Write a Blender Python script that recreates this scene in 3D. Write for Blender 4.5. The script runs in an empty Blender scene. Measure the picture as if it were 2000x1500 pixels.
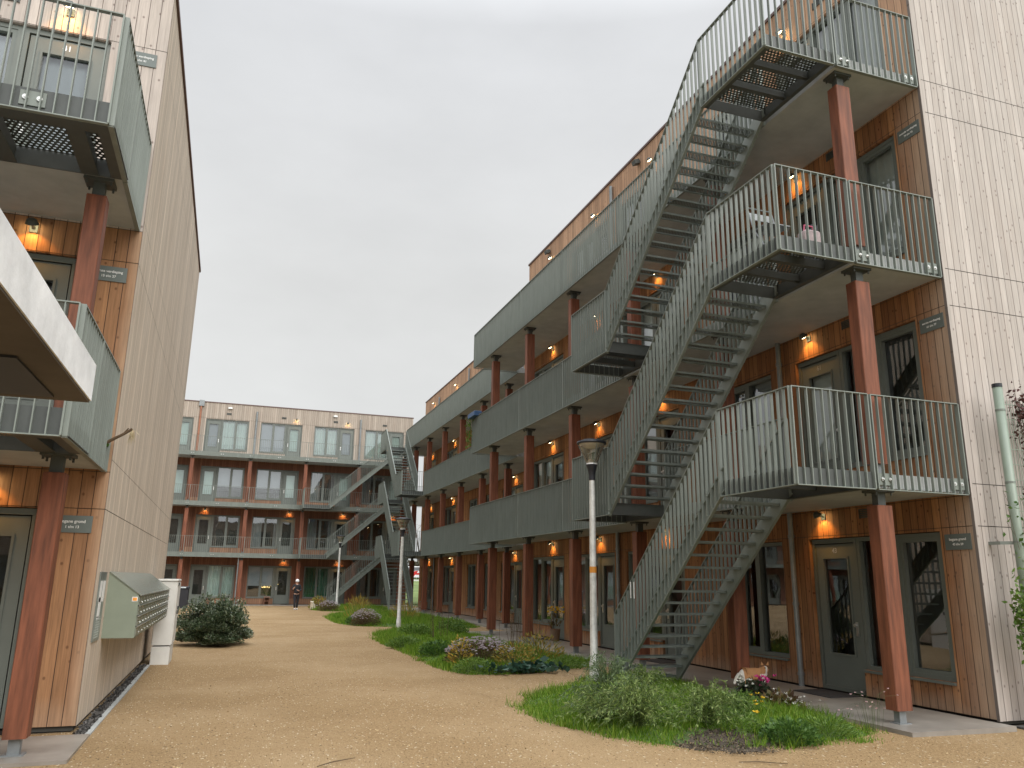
import bpy, bmesh, math, random
import numpy as np
from mathutils import Vector, Matrix
R = math.radians
rng = random.Random(7)
sc = bpy.context.scene
COL = sc.collection

# ---------------------------------------------------------------- camera
cd = bpy.data.cameras.new('camera'); cam = bpy.data.objects.new('camera', cd); COL.objects.link(cam)
cd.sensor_width = 36.0; cd.lens = 27.776; cd.clip_start = 0.05; cd.clip_end = 3000
def cam_axes(pitch, yaw, roll):
    cp, sp, cy, sy = math.cos(pitch), math.sin(pitch), math.cos(yaw), math.sin(yaw)
    fw = Vector((sy*cp, cy*cp, sp)); rt = Vector((cy, -sy, 0)); dn = fw.cross(rt)
    c, s = math.cos(roll), math.sin(roll)
    return c*rt + s*dn, -s*rt + c*dn, fw
r_, d_, f_ = cam_axes(R(13.994), R(19.200), R(-0.7575))
m = Matrix((r_, -d_, -f_)).transposed().to_4x4(); m.translation = (0, 0, 1.65)
cam.matrix_world = m
sc.camera = cam

# ---------------------------------------------------------------- sky, sun, exposure
SUN_EL, SUN_AZ = R(36), R(163)
w = bpy.data.worlds.new('World'); sc.world = w; w.use_nodes = True
nt = w.node_tree; nt.nodes.clear()
def N(nt, t, **k):
    n = nt.nodes.new(t)
    for a, v in k.items(): setattr(n, a, v)
    return n
out = N(nt, 'ShaderNodeOutputWorld'); bg = N(nt, 'ShaderNodeBackground'); bg.inputs['Strength'].default_value = 0.1
sky = N(nt, 'ShaderNodeTexSky', sky_type='NISHITA', sun_disc=False, sun_elevation=SUN_EL, sun_rotation=SUN_AZ, air_density=1.0, dust_density=4.0)
hs = N(nt, 'ShaderNodeHueSaturation'); hs.inputs['Saturation'].default_value = 0.08
nt.links.new(sky.outputs[0], hs.inputs['Color'])
tc = N(nt, 'ShaderNodeTexCoord'); sep = N(nt, 'ShaderNodeSeparateXYZ'); nt.links.new(tc.outputs['Generated'], sep.inputs[0])
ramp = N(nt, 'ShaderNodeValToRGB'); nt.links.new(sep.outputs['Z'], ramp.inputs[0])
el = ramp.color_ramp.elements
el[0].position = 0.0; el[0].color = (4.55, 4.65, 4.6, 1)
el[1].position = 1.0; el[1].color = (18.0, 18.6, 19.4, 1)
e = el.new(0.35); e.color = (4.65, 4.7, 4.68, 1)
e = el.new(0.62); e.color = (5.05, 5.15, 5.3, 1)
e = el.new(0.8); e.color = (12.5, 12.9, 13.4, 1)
mp = N(nt, 'ShaderNodeMapping'); mp.inputs['Scale'].default_value = (1.0, 1.0, 2.2); nt.links.new(tc.outputs['Generated'], mp.inputs[0])
cl = N(nt, 'ShaderNodeTexNoise'); cl.inputs['Scale'].default_value = 1.7; cl.inputs['Detail'].default_value = 6; cl.inputs['Roughness'].default_value = 0.56
nt.links.new(mp.outputs[0], cl.inputs['Vector'])
mr = N(nt, 'ShaderNodeMapRange'); mr.inputs['From Min'].default_value = .3; mr.inputs['From Max'].default_value = .7
mr.inputs['To Min'].default_value = 0.92; mr.inputs['To Max'].default_value = 1.13; nt.links.new(cl.outputs[0], mr.inputs[0])
mul = N(nt, 'ShaderNodeMix', data_type='RGBA', blend_type='MULTIPLY'); mul.inputs[0].default_value = 1
nt.links.new(ramp.outputs[0], mul.inputs[6]); nt.links.new(mr.outputs[0], mul.inputs[7])
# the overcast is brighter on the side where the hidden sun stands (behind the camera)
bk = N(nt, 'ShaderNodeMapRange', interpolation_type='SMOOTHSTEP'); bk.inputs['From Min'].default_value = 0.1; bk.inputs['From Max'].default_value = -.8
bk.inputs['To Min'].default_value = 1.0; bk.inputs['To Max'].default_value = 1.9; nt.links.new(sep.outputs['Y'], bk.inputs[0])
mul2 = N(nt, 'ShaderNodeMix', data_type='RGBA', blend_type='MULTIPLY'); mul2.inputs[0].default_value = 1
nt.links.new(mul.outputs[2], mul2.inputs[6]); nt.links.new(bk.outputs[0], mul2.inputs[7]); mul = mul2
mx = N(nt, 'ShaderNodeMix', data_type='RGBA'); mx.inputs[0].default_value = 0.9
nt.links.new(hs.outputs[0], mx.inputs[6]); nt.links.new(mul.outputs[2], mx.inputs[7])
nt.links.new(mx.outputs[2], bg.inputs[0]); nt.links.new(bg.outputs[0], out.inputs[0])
sd = bpy.data.lights.new('sun', 'SUN'); sd.energy = 1.25; sd.angle = R(40); sd.color = (1, .97, .92)
so = bpy.data.objects.new('sun', sd); COL.objects.link(so)
so.rotation_euler = (R(90)-SUN_EL, 0, math.pi - SUN_AZ)
so.location = (0, -20, 40)
sc.view_settings.view_transform = 'Standard'; sc.view_settings.look = 'None'; sc.view_settings.gamma = 1
sc.view_settings.exposure = 0.62
sc.cycles.max_bounces = 7; sc.cycles.diffuse_bounces = 4; sc.cycles.transparent_max_bounces = 16
sc.cycles.use_denoising = True; sc.cycles.sample_clamp_indirect = 4

# ---------------------------------------------------------------- helpers: objects
def wloc(o):
    v = Vector((0, 0, 0))
    while o is not None: v += o.location; o = o.parent
    return v
def tag(o, label=None, cat=None, group=None, kind=None):
    for k, v in (('label', label), ('category', cat), ('group', group), ('kind', kind)):
        if v: o[k] = v
    return o
def thing(name, label, cat, loc=(0, 0, 0), group=None, rot=0):
    o = bpy.data.objects.new(name, None); COL.objects.link(o)
    o.location = loc; o.rotation_euler = (0, 0, rot); o.empty_display_size = .2
    return tag(o, label, cat, group)
class MB:
    def __init__(s, T=None): s.v = []; s.f = []; s.m = []; s.T = T; s.mi = 0
    def add(s, pts, faces):
        b = len(s.v)
        s.v += [tuple(s.T(*p)) if s.T else tuple(p) for p in pts]
        for f in faces: s.f.append(tuple(b+i for i in f)); s.m.append(s.mi)
    def box(s, x0, x1, y0, y1, z0, z1):
        s.add([(x0,y0,z0),(x1,y0,z0),(x1,y1,z0),(x0,y1,z0),(x0,y0,z1),(x1,y0,z1),(x1,y1,z1),(x0,y1,z1)],
              [(0,3,2,1),(4,5,6,7),(0,1,5,4),(1,2,6,5),(2,3,7,6),(3,0,4,7)])
    def bbox(s, x0, x1, y0, y1, z0, z1, b=.01):       # box with chamfered vertical and top edges
        p = [(x0+b,y0),(x1-b,y0),(x1,y0+b),(x1,y1-b),(x1-b,y1),(x0+b,y1),(x0,y1-b),(x0,y0+b)]
        s.prism(p, z0, z1-b, cap_top=False)
        c = [(max(x0+b,min(x1-b,x)), max(y0+b,min(y1-b,y))) for x, y in p]
        n = 8; base = [(x,y,z1-b) for x,y in p] + [(x0+(x-x0)*1+0 if False else xx, yy, z1) for (x,y),(xx,yy) in zip(p, c)]
        s.add(base, [(i,(i+1)%n,n+(i+1)%n,n+i) for i in range(n)] + [tuple(range(n, 2*n))])
    def prism(s, poly, z0, z1, cap_top=True):
        n = len(poly)
        s.add([(x,y,z0) for x,y in poly] + [(x,y,z1) for x,y in poly],
              [tuple(range(n-1,-1,-1))] + ([tuple(range(n,2*n))] if cap_top else []) + [(i,(i+1)%n,n+(i+1)%n,n+i) for i in range(n)])
    def quad(s, a, b, c, d): s.add([a,b,c,d], [(0,1,2,3)])
    def bar(s, p, q, w, h, up=(0,0,1)):
        p = Vector(p); q = Vector(q); d = (q-p).normalized(); up = Vector(up)
        sd = d.cross(up)
        if sd.length < 1e-4: sd = d.cross(Vector((1,0,0)))
        sd.normalize(); u = sd.cross(d).normalized()
        pts = []
        for e in (p, q):
            for a, b in ((-1,-1),(1,-1),(1,1),(-1,1)): pts.append(tuple(e + sd*(a*w/2) + u*(b*h/2)))
        s.add(pts, [(3,2,1,0),(4,5,6,7),(0,1,5,4),(1,2,6,5),(2,3,7,6),(3,0,4,7)])
    def tube(s, path, rad, n=8, caps=True):
        rings = []; path = [Vector(p) for p in path]
        if not isinstance(rad, (list, tuple)): rad = [rad]*len(path)
        for i, p in enumerate(path):
            d = (path[min(i+1,len(path)-1)] - path[max(i-1,0)]).normalized()
            a = d.cross(Vector((0,0,1)))
            if a.length < 1e-3: a = Vector((1,0,0))
            a.normalize(); b = d.cross(a)
            rings.append([tuple(p + (a*math.cos(t)+b*math.sin(t))*rad[i]) for t in [2*math.pi*k/n for k in range(n)]])
        pts = [q for r in rings for q in r]; fs = []
        for i in range(len(rings)-1):
            for k in range(n): fs.append((i*n+k, i*n+(k+1)%n, (i+1)*n+(k+1)%n, (i+1)*n+k))
        if caps: fs += [tuple(range(n-1,-1,-1)), tuple(range((len(rings)-1)*n, len(rings)*n))]
        s.add(pts, fs)
    def lathe(s, c, prof, n=20):
        pts = []; fs = []
        for r, z in prof:
            for k in range(n):
                t = 2*math.pi*k/n; pts.append((c[0]+r*math.cos(t), c[1]+r*math.sin(t), c[2]+z))
        for i in range(len(prof)-1):
            for k in range(n): fs.append((i*n+k, i*n+(k+1)%n, (i+1)*n+(k+1)%n, (i+1)*n+k))
        s.add(pts, fs)
    def mesh(s, name, mats, off=(0,0,0), smooth=False):
        me = bpy.data.meshes.new(name); o = Vector(off)
        me.from_pydata([tuple(Vector(v)-o) for v in s.v], [], s.f)
        if not isinstance(mats, (list, tuple)): mats = [mats]
        for mt in mats: me.materials.append(mt)
        if len(mats) > 1: me.polygons.foreach_set('material_index', s.m)
        if smooth: me.polygons.foreach_set('use_smooth', [True]*len(me.polygons))
        me.update(); return me
    def build(s, name, mats, parent=None, world=True, smooth=False):
        off = wloc(parent) if (world and parent is not None) else (0,0,0)
        o = bpy.data.objects.new(name, s.mesh(name, mats, off, smooth)); COL.objects.link(o)
        if parent is not None: o.parent = parent
        return o
def inst(name, me, parent, loc=(0,0,0), rot=0):
    o = bpy.data.objects.new(name, me); COL.objects.link(o)
    if parent is not None: o.parent = parent
    o.location = loc; o.rotation_euler = (0,0,rot); return o
def raw_mesh(name, verts, loops, nper, mats, smooth=False):
    me = bpy.data.meshes.new(name); nf = len(loops)//nper
    me.vertices.add(len(verts)); me.vertices.foreach_set('co', np.asarray(verts, dtype=np.float32).ravel())
    me.loops.add(len(loops)); me.loops.foreach_set('vertex_index', np.asarray(loops, dtype=np.int32))
    me.polygons.add(nf); me.polygons.foreach_set('loop_start', np.arange(0, len(loops), nper, dtype=np.int32))
    try: me.polygons.foreach_set('loop_total', np.full(nf, nper, dtype=np.int32))
    except Exception: pass
    for mt in (mats if isinstance(mats, (list, tuple)) else [mats]): me.materials.append(mt)
    me.update(calc_edges=True); me.validate(); return me

# ---------------------------------------------------------------- helpers: materials
def newmat(name):
    mt = bpy.data.materials.new(name); mt.use_nodes = True
    nt = mt.node_tree; b = nt.nodes['Principled BSDF']; return mt, nt, b
def M_(nt, op, a, b=None, c=None):
    n = nt.nodes.new('ShaderNodeMath'); n.operation = op
    for i, x in enumerate((a, b, c)):
        if x is None: continue
        if isinstance(x, (int, float)): n.inputs[i].default_value = x
        else: nt.links.new(x, n.inputs[i])
    return n.outputs[0]
def MIX(nt, f, a, b, mode='MIX'):
    n = nt.nodes.new('ShaderNodeMix'); n.data_type = 'RGBA'; n.blend_type = mode
    for i, x in ((0, f), (6, a), (7, b)):
        if isinstance(x, (int, float)): n.inputs[i].default_value = x
        elif isinstance(x, tuple): n.inputs[i].default_value = (*x[:3], 1)
        else: nt.links.new(x, n.inputs[i])
    return n.outputs[2]
def NOISE(nt, vec, scale, detail=3, rough=.55):
    n = nt.nodes.new('ShaderNodeTexNoise'); n.inputs['Scale'].default_value = scale; n.inputs['Detail'].default_value = detail
    n.inputs['Roughness'].default_value = rough
    if vec is not None: nt.links.new(vec, n.inputs['Vector'])
    return n.outputs[0]
def RANGE(nt, v, a, b, c, d):
    n = nt.nodes.new('ShaderNodeMapRange')
    for i, x in enumerate((v, a, b, c, d)):
        if isinstance(x, (int, float)): n.inputs[i].default_value = x
        else: nt.links.new(x, n.inputs[i])
    return n.outputs[0]
def OBJ(nt): return nt.nodes.new('ShaderNodeTexCoord').outputs['Object']
def MAP(nt, v, sc_):
    n = nt.nodes.new('ShaderNodeMapping'); n.inputs['Scale'].default_value = sc_; nt.links.new(v, n.inputs[0]); return n.outputs[0]
def XYZ(nt, v):
    n = nt.nodes.new('ShaderNodeSeparateXYZ'); nt.links.new(v, n.inputs[0]); return n.outputs
def COMB(nt, x, y, z):
    n = nt.nodes.new('ShaderNodeCombineXYZ')
    for i, a in enumerate((x, y, z)):
        if isinstance(a, (int, float)): n.inputs[i].default_value = a
        else: nt.links.new(a, n.inputs[i])
    return n.outputs[0]
def BUMP(nt, b, h, strength=.4, dist=.01):
    n = nt.nodes.new('ShaderNodeBump'); n.inputs['Strength'].default_value = strength; n.inputs['Distance'].default_value = dist
    nt.links.new(h, n.inputs['Height']); nt.links.new(n.outputs[0], b.inputs['Normal'])
def plain(name, col, rough=.6, metal=0, var=.12, scale=6, bump=0, spec=.5, streak=None):
    mt, nt, b = newmat(name); o = OBJ(nt)
    v = MAP(nt, o, streak) if streak else o
    n = NOISE(nt, v, scale, 5, .6)
    k = RANGE(nt, n, .3, .7, 1-var, 1+var)
    nt.links.new(MIX(nt, 1, col, k, 'MULTIPLY'), b.inputs['Base Color'])
    b.inputs['Roughness'].default_value = rough; b.inputs['Metallic'].default_value = metal
    b.inputs['Specular IOR Level'].default_value = spec
    if bump: BUMP(nt, b, NOISE(nt, o, scale*12, 3), bump, .004)
    return mt
def emis(name, col, st):
    mt, nt, b = newmat(name); b.inputs['Base Color'].default_value = (*col, 1)
    b.inputs['Emission Color'].default_value = (*col, 1); b.inputs['Emission Strength'].default_value = st; return mt
def wood(name, axis, bw, ca, cb, gap=.035, knots=.5, grainamt=.3, stain=0, stain_col=(.2,.13,.09), gapdark=.22, jit=.18, wear=None):
    mt, nt, b = newmat(name); o = OBJ(nt); x, y, z = XYZ(nt, o)
    u = x if axis == 'X' else y
    q = M_(nt, 'DIVIDE', u, bw); idn = M_(nt, 'FLOOR', q); fr = M_(nt, 'SUBTRACT', q, idn)
    wn = nt.nodes.new('ShaderNodeTexWhiteNoise'); wn.noise_dimensions = '1D'; nt.links.new(idn, wn.inputs['W'])
    rv, rc = wn.outputs['Value'], wn.outputs['Color']
    gv = COMB(nt, M_(nt, 'MULTIPLY', u, 22), M_(nt, 'MULTIPLY', rv, 40), M_(nt, 'MULTIPLY', z, .9))
    g1 = NOISE(nt, gv, 2.2, 5, .65)
    wv = COMB(nt, M_(nt, 'MULTIPLY', u, 1.1), M_(nt, 'MULTIPLY', rv, 3), M_(nt, 'MULTIPLY', z, .45))
    g2 = NOISE(nt, wv, 1.3, 4, .6)
    mixf = M_(nt, 'ADD', M_(nt, 'MULTIPLY', rv, .6), RANGE(nt, g2, .25, .75, -.1, .5))
    col = MIX(nt, mixf, ca, cb)
    col = MIX(nt, 1, col, RANGE(nt, g1, .25, .75, 1-grainamt, 1+grainamt*.8), 'MULTIPLY')
    sep2 = nt.nodes.new('ShaderNodeSeparateColor'); nt.links.new(rc, sep2.inputs[0])
    col = MIX(nt, 1, col, RANGE(nt, sep2.outputs[1], 0, 1, 1-jit, 1+jit*.7), 'MULTIPLY')
    if stain:
        sv = COMB(nt, M_(nt, 'MULTIPLY', u, 3.0), 0.0, M_(nt, 'MULTIPLY', z, .35))
        s1 = NOISE(nt, sv, 1.5, 5, .65)
        col = MIX(nt, RANGE(nt, s1, .48, .75, 0, stain), col, stain_col)
    if knots:
        vo = nt.nodes.new('ShaderNodeTexVoronoi'); vo.voronoi_dimensions = '2D'; vo.inputs['Scale'].default_value = 1
        kv = COMB(nt, M_(nt, 'ADD', M_(nt, 'MULTIPLY', fr, .55), M_(nt, 'MULTIPLY', idn, 7.31)), M_(nt, 'ADD', M_(nt, 'MULTIPLY', z, 3.2), M_(nt, 'MULTIPLY', rv, 31)), 0.0)
        nt.links.new(kv, vo.inputs['Vector'])
        kn = RANGE(nt, vo.outputs['Distance'], .03, .078, knots, 0)
        col = MIX(nt, kn, col, (ca[0]*.25, ca[1]*.2, ca[2]*.2))
    if wear:          # boards bleached and splashed grey near the open corner and at the foot of the wall
        wn2 = NOISE(nt, COMB(nt, M_(nt, 'MULTIPLY', idn, 3.7), 0.0, M_(nt, 'MULTIPLY', z, .8)), 1.1, 4, .6)
        uu = M_(nt, 'MULTIPLY', u, wear[0])
        w1 = RANGE(nt, M_(nt, 'ADD', uu, M_(nt, 'MULTIPLY', wn2, .7)), .45, .95, .8, 0)
        w2 = RANGE(nt, M_(nt, 'ADD', z, M_(nt, 'MULTIPLY', wn2, .6)), .4, .62, .5, 0)
        col = MIX(nt, M_(nt, 'MAXIMUM', w1, w2), col, MIX(nt, 1, wear[1], RANGE(nt, g1, .25, .75, .75, 1.2), 'MULTIPLY'))
    e = M_(nt, 'ABSOLUTE', M_(nt, 'SUBTRACT', fr, .5))
    gr = RANGE(nt, e, .5-gap, .5-gap*.45, 0, 1)
    col = MIX(nt, M_(nt, 'MULTIPLY', gr, 1-gapdark), col, (.035, .022, .018))
    nt.links.new(col, b.inputs['Base Color']); b.inputs['Roughness'].default_value = .8
    b.inputs['Specular IOR Level'].default_value = .25
    BUMP(nt, b, M_(nt, 'SUBTRACT', M_(nt, 'MULTIPLY', g1, .12), gr), .6, .012)
    return mt
def glass_mat(name, refl=.16, tint=(.86,.9,.88)):
    mt, nt, b = newmat(name); nt.nodes.remove(b); o = nt.nodes['Material Output']
    tr = N(nt, 'ShaderNodeBsdfTransparent'); tr.inputs[0].default_value = (*tint, 1)
    gl = N(nt, 'ShaderNodeBsdfGlossy'); gl.inputs['Roughness'].default_value = .015; gl.inputs[0].default_value = (.95, .97, 1, 1)
    lw = N(nt, 'ShaderNodeFresnel'); lw.inputs[0].default_value = 1.5
    nz = NOISE(nt, OBJ(nt), .9, 2)
    bp = N(nt, 'ShaderNodeBump'); bp.inputs['Strength'].default_value = .06; bp.inputs['Distance'].default_value = .05
    nt.links.new(nz, bp.inputs['Height']); nt.links.new(bp.outputs[0], gl.inputs['Normal'])
    f = M_(nt, 'MINIMUM', M_(nt, 'ADD', M_(nt, 'MULTIPLY', lw.outputs[0], 1.5), refl-.06), 1)
    mx = N(nt, 'ShaderNodeMixShader'); nt.links.new(f, mx.inputs[0]); nt.links.new(tr.outputs[0], mx.inputs[1]); nt.links.new(gl.outputs[0], mx.inputs[2])
    nt.links.new(mx.outputs[0], o.inputs[0]); return mt
def perforated(name, col, pitch=.05, hole=.3):
    mt, nt, b = newmat(name); x, y, z = XYZ(nt, OBJ(nt)); o = nt.nodes['Material Output']
    def cell(a, off): return M_(nt, 'SUBTRACT', M_(nt, 'FRACT', M_(nt, 'ADD', M_(nt, 'DIVIDE', a, pitch), off)), .5)
    row = M_(nt, 'MULTIPLY', M_(nt, 'MODULO', M_(nt, 'FLOOR', M_(nt, 'ADD', M_(nt, 'DIVIDE', y, pitch), 1000.0)), 2), .5)
    ax, ay = cell(x, row), cell(y, 1000.0)
    r = M_(nt, 'SQRT', M_(nt, 'ADD', M_(nt, 'MULTIPLY', ax, ax), M_(nt, 'MULTIPLY', ay, ay)))
    hole_ = M_(nt, 'LESS_THAN', r, hole)
    tr = N(nt, 'ShaderNodeBsdfTransparent'); mx = N(nt, 'ShaderNodeMixShader')
    b.inputs['Base Color'].default_value = (*col, 1); b.inputs['Roughness'].default_value = .5
    nt.links.new(hole_, mx.inputs[0]); nt.links.new(b.outputs[0], mx.inputs[1]); nt.links.new(tr.outputs[0], mx.inputs[2]); nt.links.new(mx.outputs[0], o.inputs[0])
    return mt
def leafmat(name, cols, rough=.55, trans=.25, spec=.4):
    mt, nt, b = newmat(name); o = nt.nodes['Material Output']
    g = N(nt, 'ShaderNodeNewGeometry'); rp = N(nt, 'ShaderNodeValToRGB'); rp.color_ramp.interpolation = 'LINEAR'
    e = rp.color_ramp.elements
    e[0].position = 0; e[0].color = (*cols[0], 1); e[1].position = 1; e[1].color = (*cols[-1], 1)
    for i, c in enumerate(cols[1:-1]): q = e.new((i+1)/(len(cols)-1)); q.color = (*c, 1)
    nt.links.new(g.outputs['Random Per Island'], rp.inputs[0]); nt.links.new(rp.outputs[0], b.inputs['Base Color'])
    b.inputs['Roughness'].default_value = rough; b.inputs['Specular IOR Level'].default_value = spec
    t = N(nt, 'ShaderNodeBsdfTranslucent'); nt.links.new(rp.outputs[0], t.inputs[0])
    mx = N(nt, 'ShaderNodeMixShader'); mx.inputs[0].default_value = trans
    nt.links.new(b.outputs[0], mx.inputs[1]); nt.links.new(t.outputs[0], mx.inputs[2]); nt.links.new(mx.outputs[0], o.inputs[0]); return mt

STEEL = plain('painted_steel', (.185, .208, .184), .45, 0, .12, 3, .05, .5, (2.5, 2.5, .5))
STEEL_D = plain('painted_steel_dark', (.062, .069, .064), .5, 0, .15, 5)
STEEL_T = plain('tread_edge_steel', (.16, .185, .168), .5, 0, .2, 5)
FRAME = plain('frame_paint', (.128, .143, .126), .42, 0, .06, 4)
COLUMN = plain('stained_timber', (.165, .055, .027), .6, 0, .45, 2.6, .12, .4, (7, 7, .6))
CONC = plain('concrete', (.37, .385, .375), .85, 0, .12, 3, .25)
CONC_L = plain('concrete_light', (.5, .49, .475), .8, 0, .16, 4, .3)
CONC_D = plain('concrete_dark', (.09, .08, .07), .9, 0, .2, 3, .2)
PAVE = plain('paving_concrete', (.25, .225, .195), .38, 0, .28, 1.6, .2, .5)
DARK = plain('dark_gap', (.012, .01, .01), .9)
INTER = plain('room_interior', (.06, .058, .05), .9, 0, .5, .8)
ZINC = plain('zinc_pipe', (.23, .245, .25), .4, .35, .15, 6)
GALV = plain('galvanised', (.66, .66, .63), .38, .35, .22, 8, .1)
WHITE = plain('white_paint', (.74, .74, .72), .5, 0, .05)
BLACKP = plain('black_plastic', (.014, .016, .022), .4, 0, .1)
METAL = plain('brushed_metal', (.62, .62, .60), .28, .9, .06)
SIGN = plain('sign_grey', (.115, .135, .125), .5, 0, .05)
CURT_W = plain('curtain_white', (.66, .68, .66), .9, 0, .08, 3)
CURT_T = plain('curtain_teal', (.55, .66, .63), .9, 0, .08, 3)
CURT_G = plain('curtain_grey', (.30, .32, .33), .9, 0, .1, 3)
CURT_GR = plain('curtain_green', (.06, .20, .13), .9, 0, .15, 3)
BLIND = plain('roller_blind', (.40, .43, .47), .85, 0, .04, 3)
GLASS = glass_mat('window_glass'); GLASS_N = glass_mat('window_glass_clear', .10)
PERF = perforated('perforated_plate', (.07, .082, .076), .055, .27)
TREADP = perforated('tread_plate', (.065, .078, .072), .03, .31)
W_RF = wood('cladding_right_front', 'Y', .128, (.40,.20,.09), (.25,.108,.05), gap=.05, knots=.85, grainamt=.4, stain=.6, stain_col=(.19,.08,.04), gapdark=.1, jit=.3, wear=(1.0, (.40,.30,.22)))
W_RT = wood('cladding_right_top', 'Y', .128, (.54,.34,.22), (.42,.25,.155), gap=.045, knots=.7, stain=.35, stain_col=(.34,.2,.13), jit=.25)
W_RG = wood('cladding_right_gable', 'X', .118, (.53,.475,.435), (.43,.38,.345), .05, .65, .2, .45, (.41,.335,.29), .3, .09)
W_LF = wood('cladding_left_front', 'X', .14, (.36,.185,.088), (.25,.14,.09), .04, .7, .34, .6, (.19,.09,.05), .1, .36, (-4.5, (.38,.25,.16)))
W_LT = wood('cladding_left_top', 'X', .14, (.52,.455,.405), (.42,.36,.32), .035, .7, .24)
W_LG = wood('cladding_left_gable', 'Y', .07, (.66,.565,.46), (.53,.445,.355), .06, 0, .22, .45, (.30,.22,.15), .55)
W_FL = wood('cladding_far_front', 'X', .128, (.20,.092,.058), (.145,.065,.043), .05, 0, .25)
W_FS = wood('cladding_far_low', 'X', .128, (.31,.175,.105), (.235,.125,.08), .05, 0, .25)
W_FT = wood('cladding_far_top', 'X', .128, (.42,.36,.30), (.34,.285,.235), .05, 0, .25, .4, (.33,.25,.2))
BULB = emis('lamp_glow', (1, .80, .42), 16)

# ---------------------------------------------------------------- ground and paths
def struct(name, mb, mat):
    o = mb.build(name, mat); o['kind'] = 'structure'; return o
def ground_mats():
    mt, nt, b = newmat('gravel'); o = OBJ(nt)
    c = NOISE(nt, o, 34, 5, .75); c2 = NOISE(nt, o, 2.2, 4, .6); c3 = NOISE(nt, o, .35, 3, .5)
    vo = nt.nodes.new('ShaderNodeTexVoronoi'); vo.inputs['Scale'].default_value = 75; nt.links.new(MAP(nt, o, (1, .55, 1)), vo.inputs['Vector'])
    sepc = nt.nodes.new('ShaderNodeSeparateColor'); nt.links.new(vo.outputs['Color'], sepc.inputs[0])
    col = MIX(nt, sepc.outputs[0], (.335,.22,.112), (.45,.325,.175))
    col = MIX(nt, RANGE(nt, c, .35, .65, 0, .85), col, (.19,.115,.05))
    col = MIX(nt, RANGE(nt, c2, .35, .7, 0, .45), col, (.30,.195,.095))
    col = MIX(nt, RANGE(nt, c3, .42, .62, 0, .5), col, (.42,.30,.17))
    col = MIX(nt, M_(nt, 'GREATER_THAN', sepc.outputs[1], .985), col, (.62,.53,.38))
    col = MIX(nt, M_(nt, 'GREATER_THAN', sepc.outputs[2], .985), col, (.13,.085,.045))
    c4 = NOISE(nt, MAP(nt, o, (1, .75, 1)), .7, 6, .68)
    col = MIX(nt, RANGE(nt, c4, .5, .72, 0, .5), col, (.24,.155,.075))
    nt.links.new(col, b.inputs['Base Color']); b.inputs['Roughness'].default_value = .9; b.inputs['Specular IOR Level'].default_value = .2
    BUMP(nt, b, M_(nt, 'ADD', c, M_(nt, 'MULTIPLY', vo.outputs['Distance'], .8)), .8, .02)
    g = plain('lawn_ground', (.065, .11, .025), .9, 0, .35, 1.5, .3)
    s = plain('soil', (.05, .038, .026), .95, 0, .4, 9, .6)
    d = plain('dark_gravel', (.085, .08, .075), .9, 0, .7, 45, .8)
    return mt, g, s, d
GRAVEL, LAWN, SOIL, DGRAV = ground_mats()
mb = MB(); mb.quad((-400,-300,-.03),(400,-300,-.03),(400,600,-.03),(-400,600,-.03)); struct('ground', mb, LAWN)
mb = MB()
nx, ny = 60, 110
P = [(-32+i*(43.5/nx), -19+j*(72/ny)) for j in range(ny+1) for i in range(nx+1)]
mb.add([(x, y, .006*math.sin(x*1.7+.3*y)+.006*math.cos(y*1.1-x*.4)) for x, y in P],
       [(j*(nx+1)+i, j*(nx+1)+i+1, (j+1)*(nx+1)+i+1, (j+1)*(nx+1)+i) for j in range(ny) for i in range(nx)])
struct('path', mb, GRAVEL)
mb = MB()                                                   # paving slabs along the right block
y = 7.5
while y < 25.6:
    y2 = min(y+1.6, 25.6); mb.box(7.42, 9.0, y+.004, y2-.004, -.1, .055); y = y2
struct('pavement', mb, PAVE)
mb = MB(); y = 25.6
while y < 47:
    y2 = min(y+1.6, 47); mb.box(9.1, 10.7, y+.004, y2-.004, -.1, .055); y = y2
struct('pavement_by_rear_block', mb, PAVE)
mb = MB()
for i in range(16): mb.box(-14+i*1.6+.004, -14+(i+1)*1.6-.004, 51.4, 52.95, -.1, .04)
struct('pavement_by_cross_block', mb, PAVE)
mb = MB()
for i in range(7): mb.box(-12.2+i*1.6+.003, -12.2+(i+1)*1.6-.003 if i < 6 else -1.2, 8.62, 9.93, -.1, .03)
struct('pavement_by_left_block', mb, PAVE)
mb = MB(); mb.box(-1.36, -1.255, 9.94, 17.2, -.05, .022); struct('gravel_strip', mb, DGRAV)
mb = MB()
for i in range(7): mb.box(-1.252, -1.20, 9.95+i*1.03, 9.95+(i+1)*1.03-.008, -.1, .026)
struct('kerb', mb, CONC)
mb = MB(); mb.box(9.2, 14, 7.55, 7.72, -.05, .02); struct('gravel_strip_by_gable', mb, DGRAV)

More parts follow.
